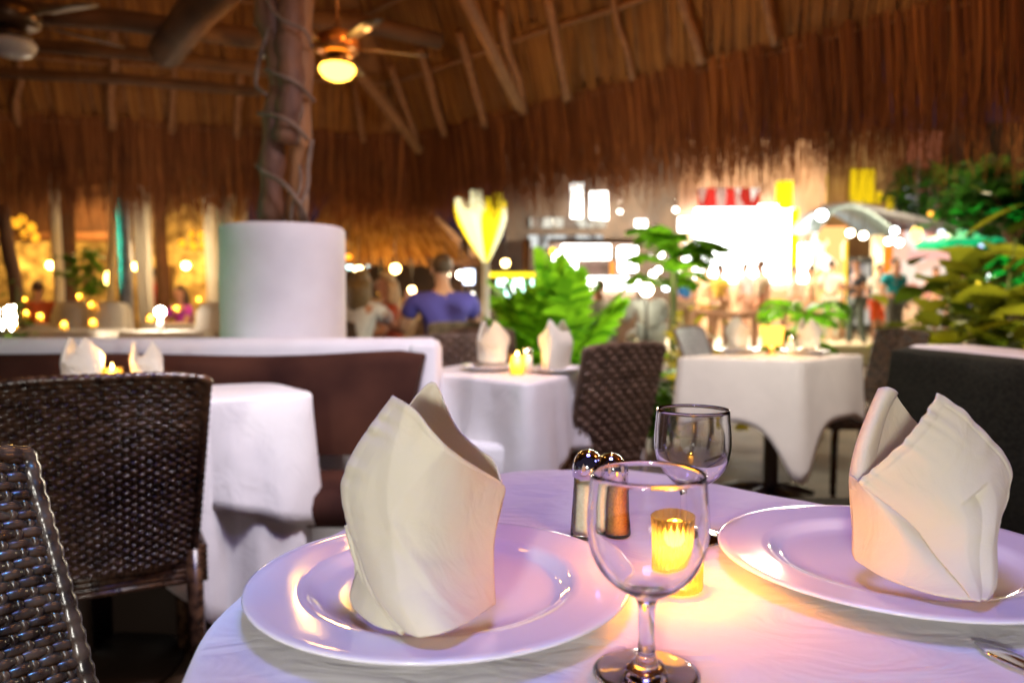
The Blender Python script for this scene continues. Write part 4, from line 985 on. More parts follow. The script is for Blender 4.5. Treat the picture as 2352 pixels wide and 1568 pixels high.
# =================================================================== PLANTS
def leaf_mat(name, a, b, tr=.45): 
    return straw_mat(name, a, tuple((x + y) / 2 for x, y in zip(a, b)), b, rough=.4, transl=tr)
M['palm'] = leaf_mat('palm_leaf', (.05, .20, .005), (.30, .62, .02)); M['broad'] = leaf_mat('broad_leaf', (.05, .09, .008), (.50, .50, .04), .35)
M['tree'] = leaf_mat('tree_leaf', (.005, .035, .012), (.09, .26, .025)); M['hedge'] = leaf_mat('hedge_leaf', (.02, .09, .005), (.16, .34, .02)); M['yleaf'] = leaf_mat('yellow_leaf', (.30, .25, .01), (.75, .60, .03))
M['stem'] = mk('plant_stem', (.12, .14, .04), rough=.6); M['pot'] = mk('clay_pot', (.42, .22, .12), (.34, .17, .09), rough=.8)
def frond(m, base, az, ln, elev, droop, R, nl=22, lw=.016, ll=.30):
    d = V((math.cos(az), math.sin(az), 0)); pts = []; p = V(base); e = elev
    for k in range(13):
        pts.append(p.copy()); p = p + (d * math.cos(e) + V((0, 0, math.sin(e)))) * (ln / 12); e -= droop / 12
    m.tube(pts, [.008 * (1 - .8 * k / 12) for k in range(13)], 5, .5)
    sd = V((-d.y, d.x, 0))
    for k in range(nl):
        q = .12 + .88 * k / nl; i = min(int(q * 12), 11); b = pts[i].lerp(pts[i + 1], q * 12 - i); t = (pts[i + 1] - pts[i]).normalized()
        L_ = ll * math.sin(math.pi * min(1, q * .85 + .12)) ** .7
        for s in (-1, 1):
            dr = (sd * s * .85 + t * .55 + V((0, 0, .10 + R.gauss(0, .08)))).normalized()
            pp = [b, b + dr * L_ * .4, b + dr * L_ * .75 + V((0, 0, -.04 * L_ - .02)), b + dr * L_ + V((0, 0, -.22 * L_))]
            m.blade(pp, [lw * .5, lw, lw * .8, lw * .08], t.lerp(V((0, 0, 1)), .3).normalized(), R.random())
def palm_plant(loc, label, n=12, ln=1.0, elev=1.1, droop=1.7, stem=.3, seed=1, mat=None, pot=None, ll=.30, lw=.018, cat_='plant', az0=None, azr=6.283, group=None):
    R = random.Random(seed); loc = V(loc); e = empty('palm_plant', loc, label, cat_, group)
    zz = loc + V((0, 0, (pot or 0)))
    if pot:
        m = MB(); m.lathe([(.001, 0), (.12, 0), (.17, pot * .8), (.19, pot * .82), (.19, pot), (.16, pot), (.15, pot * .9), (.001, pot * .88)], loc, 24); m.build('pot', M['pot'], e)
    m = MB(); m.tube([zz, zz + V((.01, 0, stem * .5)), zz + V((0, 0, stem))], [.045, .04, .03], 8); m.build('stem', M['stem'], e)
    m = MB()
    for k in range(n):
        az = (az0 if az0 is not None else 0) + azr * (k + R.random() * .7) / n
        frond(m, zz + V((0, 0, stem * R.uniform(.7, 1))), az, ln * R.uniform(.75, 1.1), elev * R.uniform(.7, 1.25), droop * R.uniform(.7, 1.3), R, ll=ll, lw=lw)
    m.build('fronds', mat or M['palm'], e, tone=True); return e
def bigleaf(m, b, d, L_, W_, R, droop=.4, tone=None):
    d = V(d).normalized(); sd = d.cross(V((0, 0, 1))); sd = sd.normalized() if sd.length > .05 else V((1, 0, 0))
    sd = (sd + V((0, 0, R.gauss(0, .4)))).normalized(); pts = []; p = V(b)
    for k in range(8):
        pts.append(p.copy()); p = p + (d + V((0, 0, -droop * (k / 7) ** 1.3))).normalized() * (L_ / 7)
    wd = [W_ * x for x in (.08, .55, .88, 1.0, .92, .70, .38, .03)]
    m.blade(pts, wd, sd, R.random() if tone is None else tone, fold=.25)
def shrub(loc, label, r, hgt, n, L_, W_, mat, seed=1, name='shrub', cat_='shrub', cen=None, stems=5, squash=1.0):
    R = random.Random(seed); loc = V(loc); e = empty(name, loc, label, cat_); m = MB(); ends = []
    for k in range(stems):
        an = R.random() * 6.28; q = V((math.cos(an) * r * R.random() * .8, math.sin(an) * r * R.random() * .8 * squash, hgt * R.uniform(.5, 1)))
        m.tube([loc + V((q.x * .15, q.y * .15, 0)), loc + V((q.x * .5, q.y * .5, q.z * .5)), loc + q], [.018, .012, .006], 6); ends.append(q)
    m.build('stem', M['stem'], e); m = MB()
    for k in range(n):
        q = R.choice(ends); t = R.uniform(.35, 1.05)
        b = loc + V((q.x * t, q.y * t, q.z * t)) + V((R.gauss(0, r * .25), R.gauss(0, r * .25 * squash), R.gauss(0, hgt * .10)))
        if b.z < loc.z + .05: b.z = loc.z + .05 + R.random() * .1
        an = R.random() * 6.28; bigleaf(m, b, (math.cos(an), math.sin(an), R.uniform(-.2, .8)), L_ * R.uniform(.6, 1.2), W_ * R.uniform(.7, 1.15), R, R.uniform(.2, .9))
    m.build('foliage', mat, e, tone=True); return e
def tree(loc, label, trunk_h, crown_c, crown_r, n, leaf, mat, seed=1, trunk_r=.12, name='tree'):
    R = random.Random(seed); loc = V(loc); e = empty(name, loc, label, 'tree'); cc = V(crown_c)
    m = MB(); tip = loc + V((0, 0, trunk_h)); m.tube(smooth_path([loc, loc + V((.05, .02, trunk_h * .5)), tip, tip.lerp(cc, .7)], 12), [trunk_r * (1 - .6 * k / 11) for k in range(12)], 10)
    for k in range(7):
        an = k * .9; q = cc + V((math.cos(an) * crown_r[0] * .6, math.sin(an) * crown_r[1] * .6, R.uniform(-.3, .6) * crown_r[2])); m.tube(smooth_path([tip, tip.lerp(q, .5) + V((0, 0, .1)), q], 8), [trunk_r * .4 * (1 - .8 * j / 7) for j in range(8)], 6)
    m.build('trunk', M['beam'], e); m = MB(); cl = []
    for k in range(26):
        while True:
            p = V((R.uniform(-1, 1), R.uniform(-1, 1), R.uniform(-1, 1)))
            if p.length < 1: break
        cl.append((p, R.uniform(.22, .42), R.random()))
    for k in range(n):
        p, s_, tn = R.choice(cl); q = p + V((R.gauss(0, s_ * .5), R.gauss(0, s_ * .5), R.gauss(0, s_ * .4)))
        b = cc + V((q.x * crown_r[0], q.y * crown_r[1], q.z * crown_r[2])); an = R.random() * 6.28
        bigleaf(m, b, (math.cos(an), math.sin(an), R.uniform(-.5, .6)), leaf * R.uniform(.6, 1.3), leaf * .3, R, .5, min(1, max(0, tn * .6 + R.random() * .4)))
    m.build('crown', mat, e, tone=True); return e
# palms behind the middle table
palm_plant(ground_at(1278, 5.4, 0), 'large bright green areca palm behind the middle table', 30, 1.05, 1.50, .62, .30, 3, ll=.24, lw=.032)
palm_plant(ground_at(1190, 5.6, 0), 'dark green palm left of the bright areca palm, behind the wicker chairs', 16, .72, 1.2, 1.3, .15, 5, ll=.20, lw=.022)
palm_plant(ground_at(1420, 5.4, 0), 'thin leaved palm in front of the man in the white shirt', 12, .75, 1.35, 1.1, .15, 8, ll=.18, lw=.010)
palm_plant(ground_at(1545, 7.4, 0), 'tall palm with green fronds rising left of the white lit shop', 11, .62, .9, 1.6, 1.55, 12, ll=.26, lw=.028)
palm_plant(ground_at(1846, 9.5, 0), 'small potted palm with arching fronds in front of the strollers', 8, .62, .75, 1.9, .45, 14, pot=.4, ll=.30, lw=.030)
palm_plant(ground_at(1836, 6.2, 0), 'low palm tuft just above the right table', 7, .36, 1.0, 1.6, .30, 16, pot=.3, ll=.14, lw=.016)
shrub(ground_at(1510, 5.2, 0), 'dense clipped green hedge plant under the pale chair', .24, .48, 380, .09, .03, M['hedge'], 3, 'hedge', 'hedge')
shrub(ground_at(1205, 5.0, 0), 'low leafy green bush under the yellow funnel lamp', .38, .62, 300, .16, .045, M['palm'], 9)
shrub(ground_at(1590, 6.6, 0), 'small plant with yellow green leaves and orange flowers behind the pale chair', .26, .88, 90, .17, .05, M['yleaf'], 5)
shrub(ground_at(1668, 5.6, 0), 'yellow leaved croton plant between the pale chair and the right table', .16, .72, 40, .15, .05, M['yleaf'], 6)
# big leafy shrub at right
shrub(ground_at(2262, 5.4, 0), 'large broad leaved shrub with yellow green leaves behind the right banquette', .62, 1.50, 190, .36, .090, M['broad'], 21, stems=9, squash=.7)
shrub(ground_at(2080, 5.8, 0), 'sprawling olive leaved branch of a shrub reaching in front of the turquoise shirt', .26, 1.32, 46, .30, .075, M['broad'], 27, stems=4)
tree(ground_at(2330, 9.5, 0), 'dense green tree lit emerald from below at the right edge', 1.6, at(2350, 505, 9.5), (.95, .8, .75), 2200, .20, M['tree'], 5)
tree(ground_at(2135, 19.8, ST), 'dark tree behind the food stalls', 2.4, at(2135, 440, 19.8), (.7, 1, 1.2), 1000, .3, M['tree'], 9)
light("emerald_uplight", 'SPOT', (6.0, 8.6, .2), 700, (.03, 1.0, .35), .1, target=at(2290, 560, 9.4), spot=math.radians(55))
light("tree_lamp", 'POINT', at(2230, 560, 8.2), 34, (1, .85, .5), .1)

light('shrub_fill', 'SPOT', (2.9, 2.6, 2.2), 420, (1, .90, .45), .1, target=(3.4, 5.5, .9), spot=math.radians(44))  # unseen spot added to brighten the broad leaves
light('garden_fill', 'POINT', (1.0, 6.2, 1.0), 40, (1, .98, .85), .12)  # unseen fill added among the palms and diners
light('tall_palm_fill', 'SPOT', (1.2, 6.2, .9), 120, (1, 1, .75), .08, target=(1.57, 7.4, 1.6), spot=math.radians(44))  # unseen spot added to brighten the tall palm's crown
light('potted_palm_fill', 'SPOT', (2.9, 8.2, .8), 260, (1, 1, .75), .08, target=(3.6, 9.5, 1.0), spot=math.radians(60))  # second added spot, unseen, brightening the potted palm
# yellow funnel lamp on a white pole
b = ground_at(1116, 8.5, 0); e = empty('funnel_lamp', b, 'tall lamp with a glowing yellow fan shaped shade on a slim white pole', 'lamp')
zk = at(1116, 602, 8.5).z; ztp = at(1116, 478, 8.5).z
m = MB(); m.lathe([(.001, 0), (.2, 0), (.2, .02), (.05, .04), (.043, .05), (.040, zk), (.001, zk)], b, 24); m.build('pole', M['white'], e)
pm_ = [mk('yellow_shade', (.80, .66, .02), rough=.6, emis=(1, .74, .01), estr=1.15), mk('pale_shade', (.85, .85, .55), rough=.6, emis=(1, .95, .55), estr=.85)]
m = MB()
for k in range(14):
    a = 2 * math.pi * k / 14 + .1; d = V((math.cos(a), math.sin(a), 0)); sd = V((-d.y, d.x, 0)); m.cm = 1 if k in (2, 5, 8, 9, 10, 13) else 0; Lh = (ztp - zk) * (.9 + .16 * math.sin(k * 2.7))
    pts = [b + d * r_ * 1.8 + V((0, 0, zk + Lh * z)) + V((-.05 * z, 0, 0)) for r_, z in ((.016, 0), (.055, .25), (.092, .5), (.130, .8), (.150, 1.0), (.160, 1.2))]
    m.blade(pts, [.014, .040, .062, .078, .080, .060], sd)
m.build('shade', pm_, e, mods=[('SOLID', .003)])
# =================================================================== BACKGROUND: helpers
def lampball(px, py, D, r, color, s, label, name='globe_lamp', cat_='lamp', group=None, hang=None, post=None):
    """a lamp with a glowing globe, a cap and a hanger or a stem"""
    p = at(px, py, D); key = 'glow_%.2f_%.2f_%.2f_%g' % (*color, s)
    mt = bpy.data.materials.get(key) or em(key, color, s); e = empty(name, p, label, cat_, group)
    m = MB(); m.ball(p, r, 14, 10); m.build('globe', mt, e)
    m = MB(); m.lathe([(.001, r * 1.25), (r * .45, r * 1.2), (r * .5, r * .85)], p, 12); m.build('cap', M['black'], e)
    if hang: m = MB(); m.tube([p + V((0, 0, r * 1.2)), p + V((0, 0, r * 1.2 + hang))], .008, 5); m.build('cord', M['black'], e)
    if post is not None: m = MB(); m.tube([V((p.x, p.y, post)), p - V((0, 0, r * .9))], .02, 6); m.build('post', M['black'], e)
    return e
def table_candle(px, py, D, label, s=1.0, group='candles on the far tables'):
    p = at(px, py, D); e = empty('votive_candle', p, label, 'candle', group)
    m = MB(); m.lathe([(.001, -.05), (.03, -.05), (.034, .03), (.030, .03), (.001, -.04)], p, 12); m.build('glass_cup', M['votive'], e)
    m = MB(); m.ball(p, (.010 * s, .010 * s, .014 * s), 10, 8); m.build('flame', bpy.data.materials.get('flame_dot') or em('flame_dot', (1, .50, .10), 110), e); return e

# =================================================================== LEFT RESTAURANT
stone = mk('rubble_stone', (.55, .40, .20), (.16, .10, .045), scale=5.5, rough=.85, bump=.9, bscale=4, bdist=.06)
sw = empty('stone_wall', (-6.5, 14.5, 0), 'yellow lit rubble stone wall of the neighbouring restaurant at left', 'wall')
x0, x1 = at(-160, 600, 14.5).x, at(560, 600, 14.5).x
m = MB(); m.box(((x0 + x1) / 2, 14.6, 1.9), (x1 - x0, .3, 3.8)); m.build('wall_body', stone, sw, smooth=False)
p0, p1 = at(362, 610, 14.4), at(398, 690, 14.4)
m = MB(); m.box(((p0.x + p1.x) / 2, 14.42, (p0.z + p1.z) / 2), (p1.x - p0.x, .04, p0.z - p1.z)); m.build('window', M['black'], sw, smooth=False)
for k in range(5): m = MB(); m.box((p0.x + (p1.x - p0.x) * (k + .5) / 5, 14.38, (p0.z + p1.z) / 2), (.03, .03, p0.z - p1.z)); m.build('window_bar', M['beam'], sw, smooth=False)
lo = empty('timber_lintel', at(150, 540, 12.5), 'dark timber lintel and upper boards over the left restaurant', 'beam')
for (xa, xb, ya, yb) in ((-80, 268, 470, 545),):
    pa_, pb_ = at(xa, yb, 12.5), at(xb, ya, 12.5); m = MB(); m.box(((pa_.x + pb_.x) / 2, 12.6, (pa_.z + pb_.z) / 2 + .2), (pb_.x - pa_.x, .2, pb_.z - pa_.z + .4)); m.build('board', M['beam'], lo, smooth=False)
    m = MB(); m.box(((pa_.x + pb_.x) / 2, 12.45, pa_.z), (pb_.x - pa_.x, .2, .14), bev=.02); m.build('beam', M['pole'], lo)
# back room behind the wall end: dark
GP = 'timber posts of the left restaurant'
for i, (px, w_, D, mt, lb) in enumerate(((150, .17, 10.8, M['beam'], 'thick dark timber post left of the small green tree'), (372, .10, 11.5, M['beam'], 'dark timber post beside the cream curtain'), (487, .09, 10.6, M['drape'], 'pale slim post near the right chandelier'), (135, .07, 10.5, M['drape'], 'pale slim post fixed to the thick dark timber post'), (508, .10, 11.2, M['beam'], 'dark post just left of the white drum'))):
    b = ground_at(px, D, 0); m = MB(); m.tube([b, b + V((.02, 0, 1.2)), b + V((-.02, 0, 2.4)), b + V((0, 0, 3.4))], [w_, w_ * .92, w_ * .95, w_ * .9], 10)
    tag(m.build('timber_post', mt), lb, 'post', GP)
# the pole with teal glint near the partition
b = ground_at(290, 9.3, 0); m = MB(); tpz = at(283, 380, 9.3)
m.tube(smooth_path([b, V((at(288, 620, 9.3).x, 9.3, 1.3)), V((at(282, 470, 9.3).x, 9.3, 2.1)), V((tpz.x, 9.3, 3.2))], 12), [.095, .092, .09, .088, .085, .086, .085, .084, .083, .082, .08, .08], 14)
tag(m.build('support_pole', mk('mottled_pole', (.03, .025, .035), (.12, .11, .13), scale=9, rough=.35, spec=.7)), 'dark mottled support pole with a teal glint standing behind the white wall', 'pole')
light("teal_lamp", 'AREA', (-5.7, 8.3, 1.75), 1.6, (.03, 1.0, .6), .07, target=(-4.75, 9.3, 1.75), size_y=1.0, spread=math.radians(20))
light("green_floor_lamp", 'AREA', (-3.4, 2.4, 1.3), 0.8, (.15, 1.0, .45), .3, target=(-1.0, 3.0, 1.2), spread=math.radians(60))
# curtains
def curtain(px0, px1, D, pxb0, pxb1, label, zt_=2.7):
    n = 26; rows = []
    for j in range(10):
        v = j / 9; row = []
        for k in range(n):
            u = k / (n - 1); xt = at(px0 + (px1 - px0) * u, 600, D).x; xb = at(pxb0 + (pxb1 - pxb0) * u, 600, D).x
            row.append(V((xt + (xb - xt) * (1 - v), D + .05 * math.sin(u * 22), .05 + (zt_ - .05) * v)))
        rows.append(row)
    m = MB(); m.grid(rows); tag(m.build('curtain', M['drape'], mods=[('SOLID', .004)]), label, 'curtain', 'tied curtains of the left restaurant')
curtain(302, 345, 10.2, 322, 352, 'broad cream curtain hanging right of the teal glinting pole')
curtain(508, 545, 10.0, 488, 506, 'cream curtain gathered beside the white drum, leaning left')
curtain(262, 276, 10.6, 236, 246, 'narrow cream curtain gathered towards the small green tree')
curtain(476, 488, 10.9, 486, 496, 'thin cream curtain by the right chandelier')
# leaning palm trunk and plants
b = ground_at(46, 8.6, 0); tq = at(4, 470, 8.6); m = MB(); m.tube(smooth_path([b, at(36, 660, 8.6), at(18, 570, 8.6), tq], 12), .075, 10)
lp = empty('leaning_palm', b, 'leaning brown palm trunk at the far left edge', 'tree'); m.build('trunk', M['beam'], lp)
tree(ground_at(203, 9.4, 0), 'small dark green tree between the timber post and the teal glinting pole', 1.1, at(200, 625, 9.4), (.26, .25, .30), 420, .10, M['hedge'], 11, .03)
shrub(ground_at(28, 7.9, 0), 'climbing green vine at the foot of the leaning palm trunk', .22, 1.25, 90, .12, .04, M['hedge'], 13, 'vine_plant', 'plant')
shrub(ground_at(40, 6.0, 0), 'dark green hedge with white fairy lights at the far left behind the wall', .34, .78, 420, .09, .03, M['hedge'], 17, 'hedge', 'hedge')
R = random.Random(5)
for k in range(13):
    px, py = R.uniform(-8, 36), R.uniform(700, 742); p = at(px, py, 5.7); m = MB(); m.ball(p, .009, 8, 6); m.tube([p - V((0, 0, .016)), p - V((0, 0, .06))], .004, 5)
    tag(m.build('fairy_light', bpy.data.materials.get('fairy') or em('fairy', (1, .86, .66), 60)), 'tiny warm white fairy light on top of the far left hedge', 'fairy light', 'fairy lights on the far left hedge')
# sconces on the stone wall
GS = 'round wall lamps on the stone wall'
for px, py, D, lb, en in ((116, 609, 14.2, 'glowing round wall lamp left of the thick dark post', 26), (313, 612, 14.2, 'glowing round wall lamp just right of the teal glinting pole', 18), (427, 610, 14.2, 'glowing round wall lamp between the barred window and right chandelier', 32), (20, 600, 14.2, 'glowing wall lamp behind the leaning palm trunk', 22)):
    e = lampball(px, py, D, .07, (1, .62, .14), 34, lb, 'wall_lamp', 'wall lamp', GS)
    light('wall_lamp_light', 'POINT', at(px, py, D - .35), en, (1, .58, .12), .09)
e = lampball(251, 640, 12.2, .07, (1, .60, .14), 12, 'tall glowing lantern hanging between the curtain and the teal glinting pole', 'lantern', hang=1.6)
e.scale = (1, 1, 1.9)
light('left_room_lamp', 'POINT', (-6.5, 11.5, 2.7), 150, (1, .60, .20), .2)
light('left_room_lamp', 'POINT', (-4.3, 9.8, 1.6), 30, (1, .75, .45), .2)
# chandeliers
def chandelier(px, py, D, label, spots):
    c0 = at(px, py, D); e = empty('chandelier', c0, label, 'chandelier')
    m = MB(); m.tube([c0 + V((0, 0, -.05)), c0 + V((0, 0, 1.6))], .012, 6)
    for (dx, dy) in spots:
        q = at(px + dx, py + dy, D); m.tube(smooth_path([c0 + V((0, 0, -.05)), c0.lerp(q, .6) - V((0, 0, .10)), q - V((0, 0, .06))], 8), .010, 5)
    m.build('frame', M['fanmetal'], e)
    for (dx, dy) in spots:
        q = at(px + dx, py + dy, D); q.y += R.uniform(-.12, .12); m = MB(); m.ball(q, (.052, .052, .064), 12, 8); m.build('globe', bpy.data.materials.get('amber_globe') or em('amber_globe', (1, .38, .02), 1.5), e)
    light('chandelier_light', 'POINT', c0 + V((0, -.35, -.25)), 14, (1, .5, .1), .1)
chandelier(40, 530, 9.6, 'amber globe chandelier at the far left under the fringe', ((-36, 4), (-22, -20), (-10, 18), (6, -16), (0, 6), (22, -10), (38, -6), (-40, -10), (10, -26), (36, 14)))
chandelier(447, 556, 11.0, 'smaller amber globe chandelier between the stone wall and pale posts', ((-24, 4), (-12, 2), (-8, -18), (8, -18), (14, 4), (24, 8), (0, 10)))
# far tables with candles, slip covered chairs
def far_chair(px, D, rz, label):
    root = empty('covered_chair', (0, 0, 0), label, 'chair', 'cream covered chairs of the left restaurant')
    m = MB()
    rows = []
    for z, w_, y in ((.46, .23, -.20), (.7, .22, -.22), (.9, .20, -.24), (.98, .16, -.25), (1.0, .05, -.25)): rows.append([V((-w_, y - .03, z)), V((w_, y - .03, z)), V((w_, y + .03, z)), V((-w_, y + .03, z))])
    m.grid(rows, True, cap=True); m.build('backrest', M['drape'], root)
    m = MB(); m.box((0, 0, .45), (.46, .46, .08), bev=.02); m.grid([[V((-.23, -.23, .42)), V((.23, -.23, .42)), V((.23, .23, .42)), V((-.23, .23, .42))], [V((-.25, -.25, .02)), V((.25, -.25, .02)), V((.25, .25, .02)), V((-.25, .25, .02))]], True); m.build('skirt', M['drape'], root)
    root.location = ground_at(px, D, 0); root.rotation_euler = (0, 0, rz); return root
for px, D, rz, lb in ((118, 8.8, 2.9, 'cream covered chair beside the pale slim post, farthest left of the row'), (165, 8.6, 3.3, 'cream covered chair below the thick dark timber post'), (212, 8.4, 3.0, 'cream covered chair under the small dark tree'), (250, 8.6, 3.5, 'cream covered chair just left of the teal glinting pole'), (500, 7.6, .4, 'cream covered chair beside the white drum')):
    far_chair(px, D, rz, lb)
def far_table(px, D, w_, label, z=.72, drop=.5):
    c_ = ground_at(px, D, 0); e = empty('dining_table', c_, label, 'table', None)
    m = MB(); m.lathe([(.001, 0), (.2, 0), (.2, .02), (.03, .04), (.03, z - .03), (w_ * .6, z - .02), (.001, z - .02)], c_, 20); m.build('pedestal', M['legwood'], e)
    q, P_ = quad_outline(V((c_.x - w_, c_.y - w_ * .8, z)), V((2 * w_, 0, 0)), V((0, 1.6 * w_, 0)), 80, .06)
    mb = table_cloth('x', q, z, corner_drop(P_, drop * .6, drop, .2), M['drape'], int(px), 9, .02, .02, 5, .01, 3); mb.build('cloth', M['drape'], e)
for px, D, w_, lb in ((160, 7.6, .46, 'far cream clothed table behind the white wall, left of the teal glinting pole'), (402, 7.4, .40, 'far white clothed table behind the white wall with a bright lamp on it'), (110, 9.3, .45, 'distant clothed table below the wall lamp at left'), (440, 9.5, .45, 'distant clothed table beside the diner in magenta')):
    far_table(px, D, w_, lb)
cands = [(56, 686, 9.6), (182, 679, 9.3), (209, 698, 8.6), (456, 686, 9.4), (405, 706, 8.9), (463, 717, 8.3), (60, 717, 8.0), (92, 724, 7.2), (147, 743, 6.4), (346, 728, 6.6), (213, 738, 6.5), (30, 745, 6.3)]
names_c = ['below the leaning palm trunk', 'beside the thick dark post, upper', 'below the small dark tree', 'left of the white drum, upper', 'right of the bright table lamp', 'left of the white drum, lower', 'just above the far left hedge', 'right of the fairy lights', 'on the table left of the teal glinting pole', 'just left of the bright table lamp', 'at the foot of the teal glinting pole', 'within the far left hedge']
for (px, py, D), nm in zip(cands, names_c): table_candle(px, py, D, 'round golden candle glow ' + nm)
p = at(368, 716, 7.4); e = empty('table_lamp', p, 'dazzling white table lamp on the table behind the white wall', 'lamp')
m = MB(); m.ball(p, .045, 14, 10); m.build('globe', em('table_lamp_glow', (1, .88, .70), 75), e); m = MB(); m.tube([p - V((0, 0, .19)), p - V((0, 0, .04))], [.04, .012], 10); m.build('stand', M['white'], e)
light('table_lamp_light', 'POINT', p + V((0, -.12, .05)), 16, (1, .85, .7), .04)

# =================================================================== MIDDLE BACKGROUND
pa2 = empty('thatched_hut', ground_at(930, 12.0, 0), 'neighbouring thatched hut roof glowing orange above a dark bar', 'hut')
hx0, hx1 = at(770, 600, 11.2).x, at(1075, 600, 11.2).x; he = at(900, 592, 11.2).z
m = MB(); apex = V(((hx0 + hx1) / 2 - .9, 13.2, he + 1.9)); nh = 30
base = [V((hx0 - .5, 10.9, he)), V((hx1, 11.2, he)), V((hx1 + .2, 15.2, he)), V((hx0 - .5, 15.2, he))]
ring = []
for i in range(4):
    for k in range(12): ring.append(base[i].lerp(base[(i + 1) % 4], k / 12))
m.grid([ring, [p.lerp(apex, .35) + V((0, 0, .08)) for p in ring], [p.lerp(apex, .7) + V((0, 0, .05)) for p in ring], [apex + (p - apex) * .02 for p in ring]], True); m.build('roof_sheet', bpy.data.materials['inner_thatch'], pa2)
m = MB(); Rh = random.Random(8)
for k in range(1500):
    i = Rh.choice((0, 0, 0, 1)); q = Rh.random(); bpt = base[i].lerp(base[(i + 1) % 4], q); t0 = Rh.uniform(0, .85); p0_ = bpt.lerp(apex, t0) + V((0, -.03, .1)); d = (bpt - apex).normalized()
    L_ = Rh.uniform(.25, .5); m.blade([p0_, p0_ + d * L_ * .5, p0_ + d * L_ + V((0, 0, -.05 * Rh.random()))], [.012, .012, .003], (base[(i + 1) % 4] - base[i]).normalized(), Rh.random())
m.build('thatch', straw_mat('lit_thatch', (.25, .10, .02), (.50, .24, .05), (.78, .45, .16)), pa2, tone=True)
for px in (832, 1070, 1210):
    b = ground_at(px, 11.6, 0); m = MB(); m.tube([b, b + V((0, 0, he + .3))], .07, 10); m.build('post', M['beam'], pa2)
m = MB(); m.box(((hx0 + hx1) / 2, 11.25, he - .05), (hx1 - hx0 + .6, .1, .12)); m.build('eave_beam', M['beam'], pa2, smooth=False)
light('hut_lamp', 'POINT', (at(900, 560, 10.0).x, 9.9, he + .05), 75, (1, .55, .14), .12)
light('hut_lamp', 'POINT', (at(900, 600, 12.4).x, 12.4, he - .4), 25, (1, .5, .14), .12)
bar = empty('bar_counter', ground_at(950, 13.5, 0), 'dark bar counter with grey front beneath the thatched hut', 'bar')
m = MB(); m.box((at(950, 700, 13.2).x, 13.4, .5), (3.0, .5, 1.0), bev=.02); m.build('counter', mk('bar_front', (.25, .22, .24), (.15, .12, .12), scale=4, rough=.6), bar)
m = MB(); m.box((at(950, 700, 13.2).x, 13.35, 1.03), (3.1, .62, .06), bev=.01); m.build('worktop', M['plank'], bar)
m = MB(); m.box((at(950, 700, 15.0).x, 15.0, 1.1), (4.6, .1, 2.2)); m.build('back_panel', mk('dark_bar_back', (.07, .035, .02), (.03, .016, .01), scale=3, rough=.7), bar, smooth=False)
GD = 'round lamps under the thatched hut'
light('string_light_glow', 'POINT', (2.6, 15.5, 3.0), 900, (1, .85, .6), .2)
for px, py, D, r, c_, s, lb in ((824, 621, 10.5, .062, (1, .72, .30), 26, 'round white gold lamp nearest the white drum under the hut'), (908, 617, 10.5, .064, (1, .62, .18), 26, 'brightest round gold lamp in the middle of the hut'), (845, 606, 12, .045, (.55, .85, .85), 5, 'small pale blue lamp under the hut'),
                             (803, 612, 12, .045, (.6, .95, .9), 6, 'pale teal lamp beside the drum edge'), (822, 665, 10.0, .045, (1, .50, .06), 14, 'lower golden lamp above the woman in white'), (874, 671, 10.5, .038, (1, .42, .04), 6, 'dim amber lamp between two golden lamps'),
                             (946, 666, 10.2, .048, (1, .60, .22), 22, 'golden lamp left of the man in blue violet'), (897, 700, 9.0, .035, (1, .55, .2), 7, 'small amber candle lamp by the woman in rust red'), (842, 714, 8.0, .032, (1, .5, .2), 5, 'small amber candle lamp by the raised hand'),
                             (801, 590, 10.5, .04, (1, .30, .02), 3, 'dim orange lamp at the upper edge beside the drum'), (1024, 631, 11, .055, (1, .8, .5), 22, 'round warm lamp over the head of the man in blue violet'), (1058, 631, 11, .055, (1, .9, .8), 22, 'round white lamp left of the blue sign'), (1161, 604, 11, .055, (1, .66, .22), 20, 'round golden lamp right of the funnel lamp')):
    lampball(px, py, D, r, c_, s, lb, 'round_lamp', group=GD, hang=.4)
def lightbox(px0, py0, px1, py1, D, mat, label, name='light_box', cat_='sign', depth=.12, fr=True, post=None, group=None):
    a_, b_ = at(px0, py1, D), at(px1, py0, D); e = empty(name, V(((a_.x + b_.x) / 2, D, a_.z)), label, cat_, group)
    m = MB(); m.box(((a_.x + b_.x) / 2, D + depth / 2, (a_.z + b_.z) / 2), (b_.x - a_.x, depth, b_.z - a_.z), bev=min(.03, depth * .3)); m.build('housing', M['black'] if fr else mat, e)
    m = MB(); m.box(((a_.x + b_.x) / 2, D - .008, (a_.z + b_.z) / 2), (b_.x - a_.x - .04, .02, b_.z - a_.z - .04)); m.build('lit_panel', mat, e, smooth=False)
    if post is not None:
        for f in (.15, .85):
            x = a_.x + (b_.x - a_.x) * f; m = MB(); m.tube([V((x, D + depth / 2, post)), V((x, D + depth / 2, a_.z))], .03, 8); m.build('post', M['black'], e)
    return e
lightbox(1062, 616, 1092, 656, 10.8, em('blue_white_panel', (.72, .78, 1.0), 5), 'small blue white glowing screen left of the funnel lamp pole', post=0)
lightbox(1062, 668, 1092, 700, 9.0, em('white_panel', (1, .93, .80), 9), 'small warm white glowing box behind the man in blue violet', 'light_box', post=0)
lightbox(1118, 622, 1232, 640, 10.4, em('yellow_strip', (1, .72, .02), 1.9), 'long glowing yellow awning strip right of the funnel lamp', 'lit_awning', 'awning', .25, post=0)
ORD = ('first', 'second', 'third', 'fourth', 'fifth', 'sixth', 'seventh')
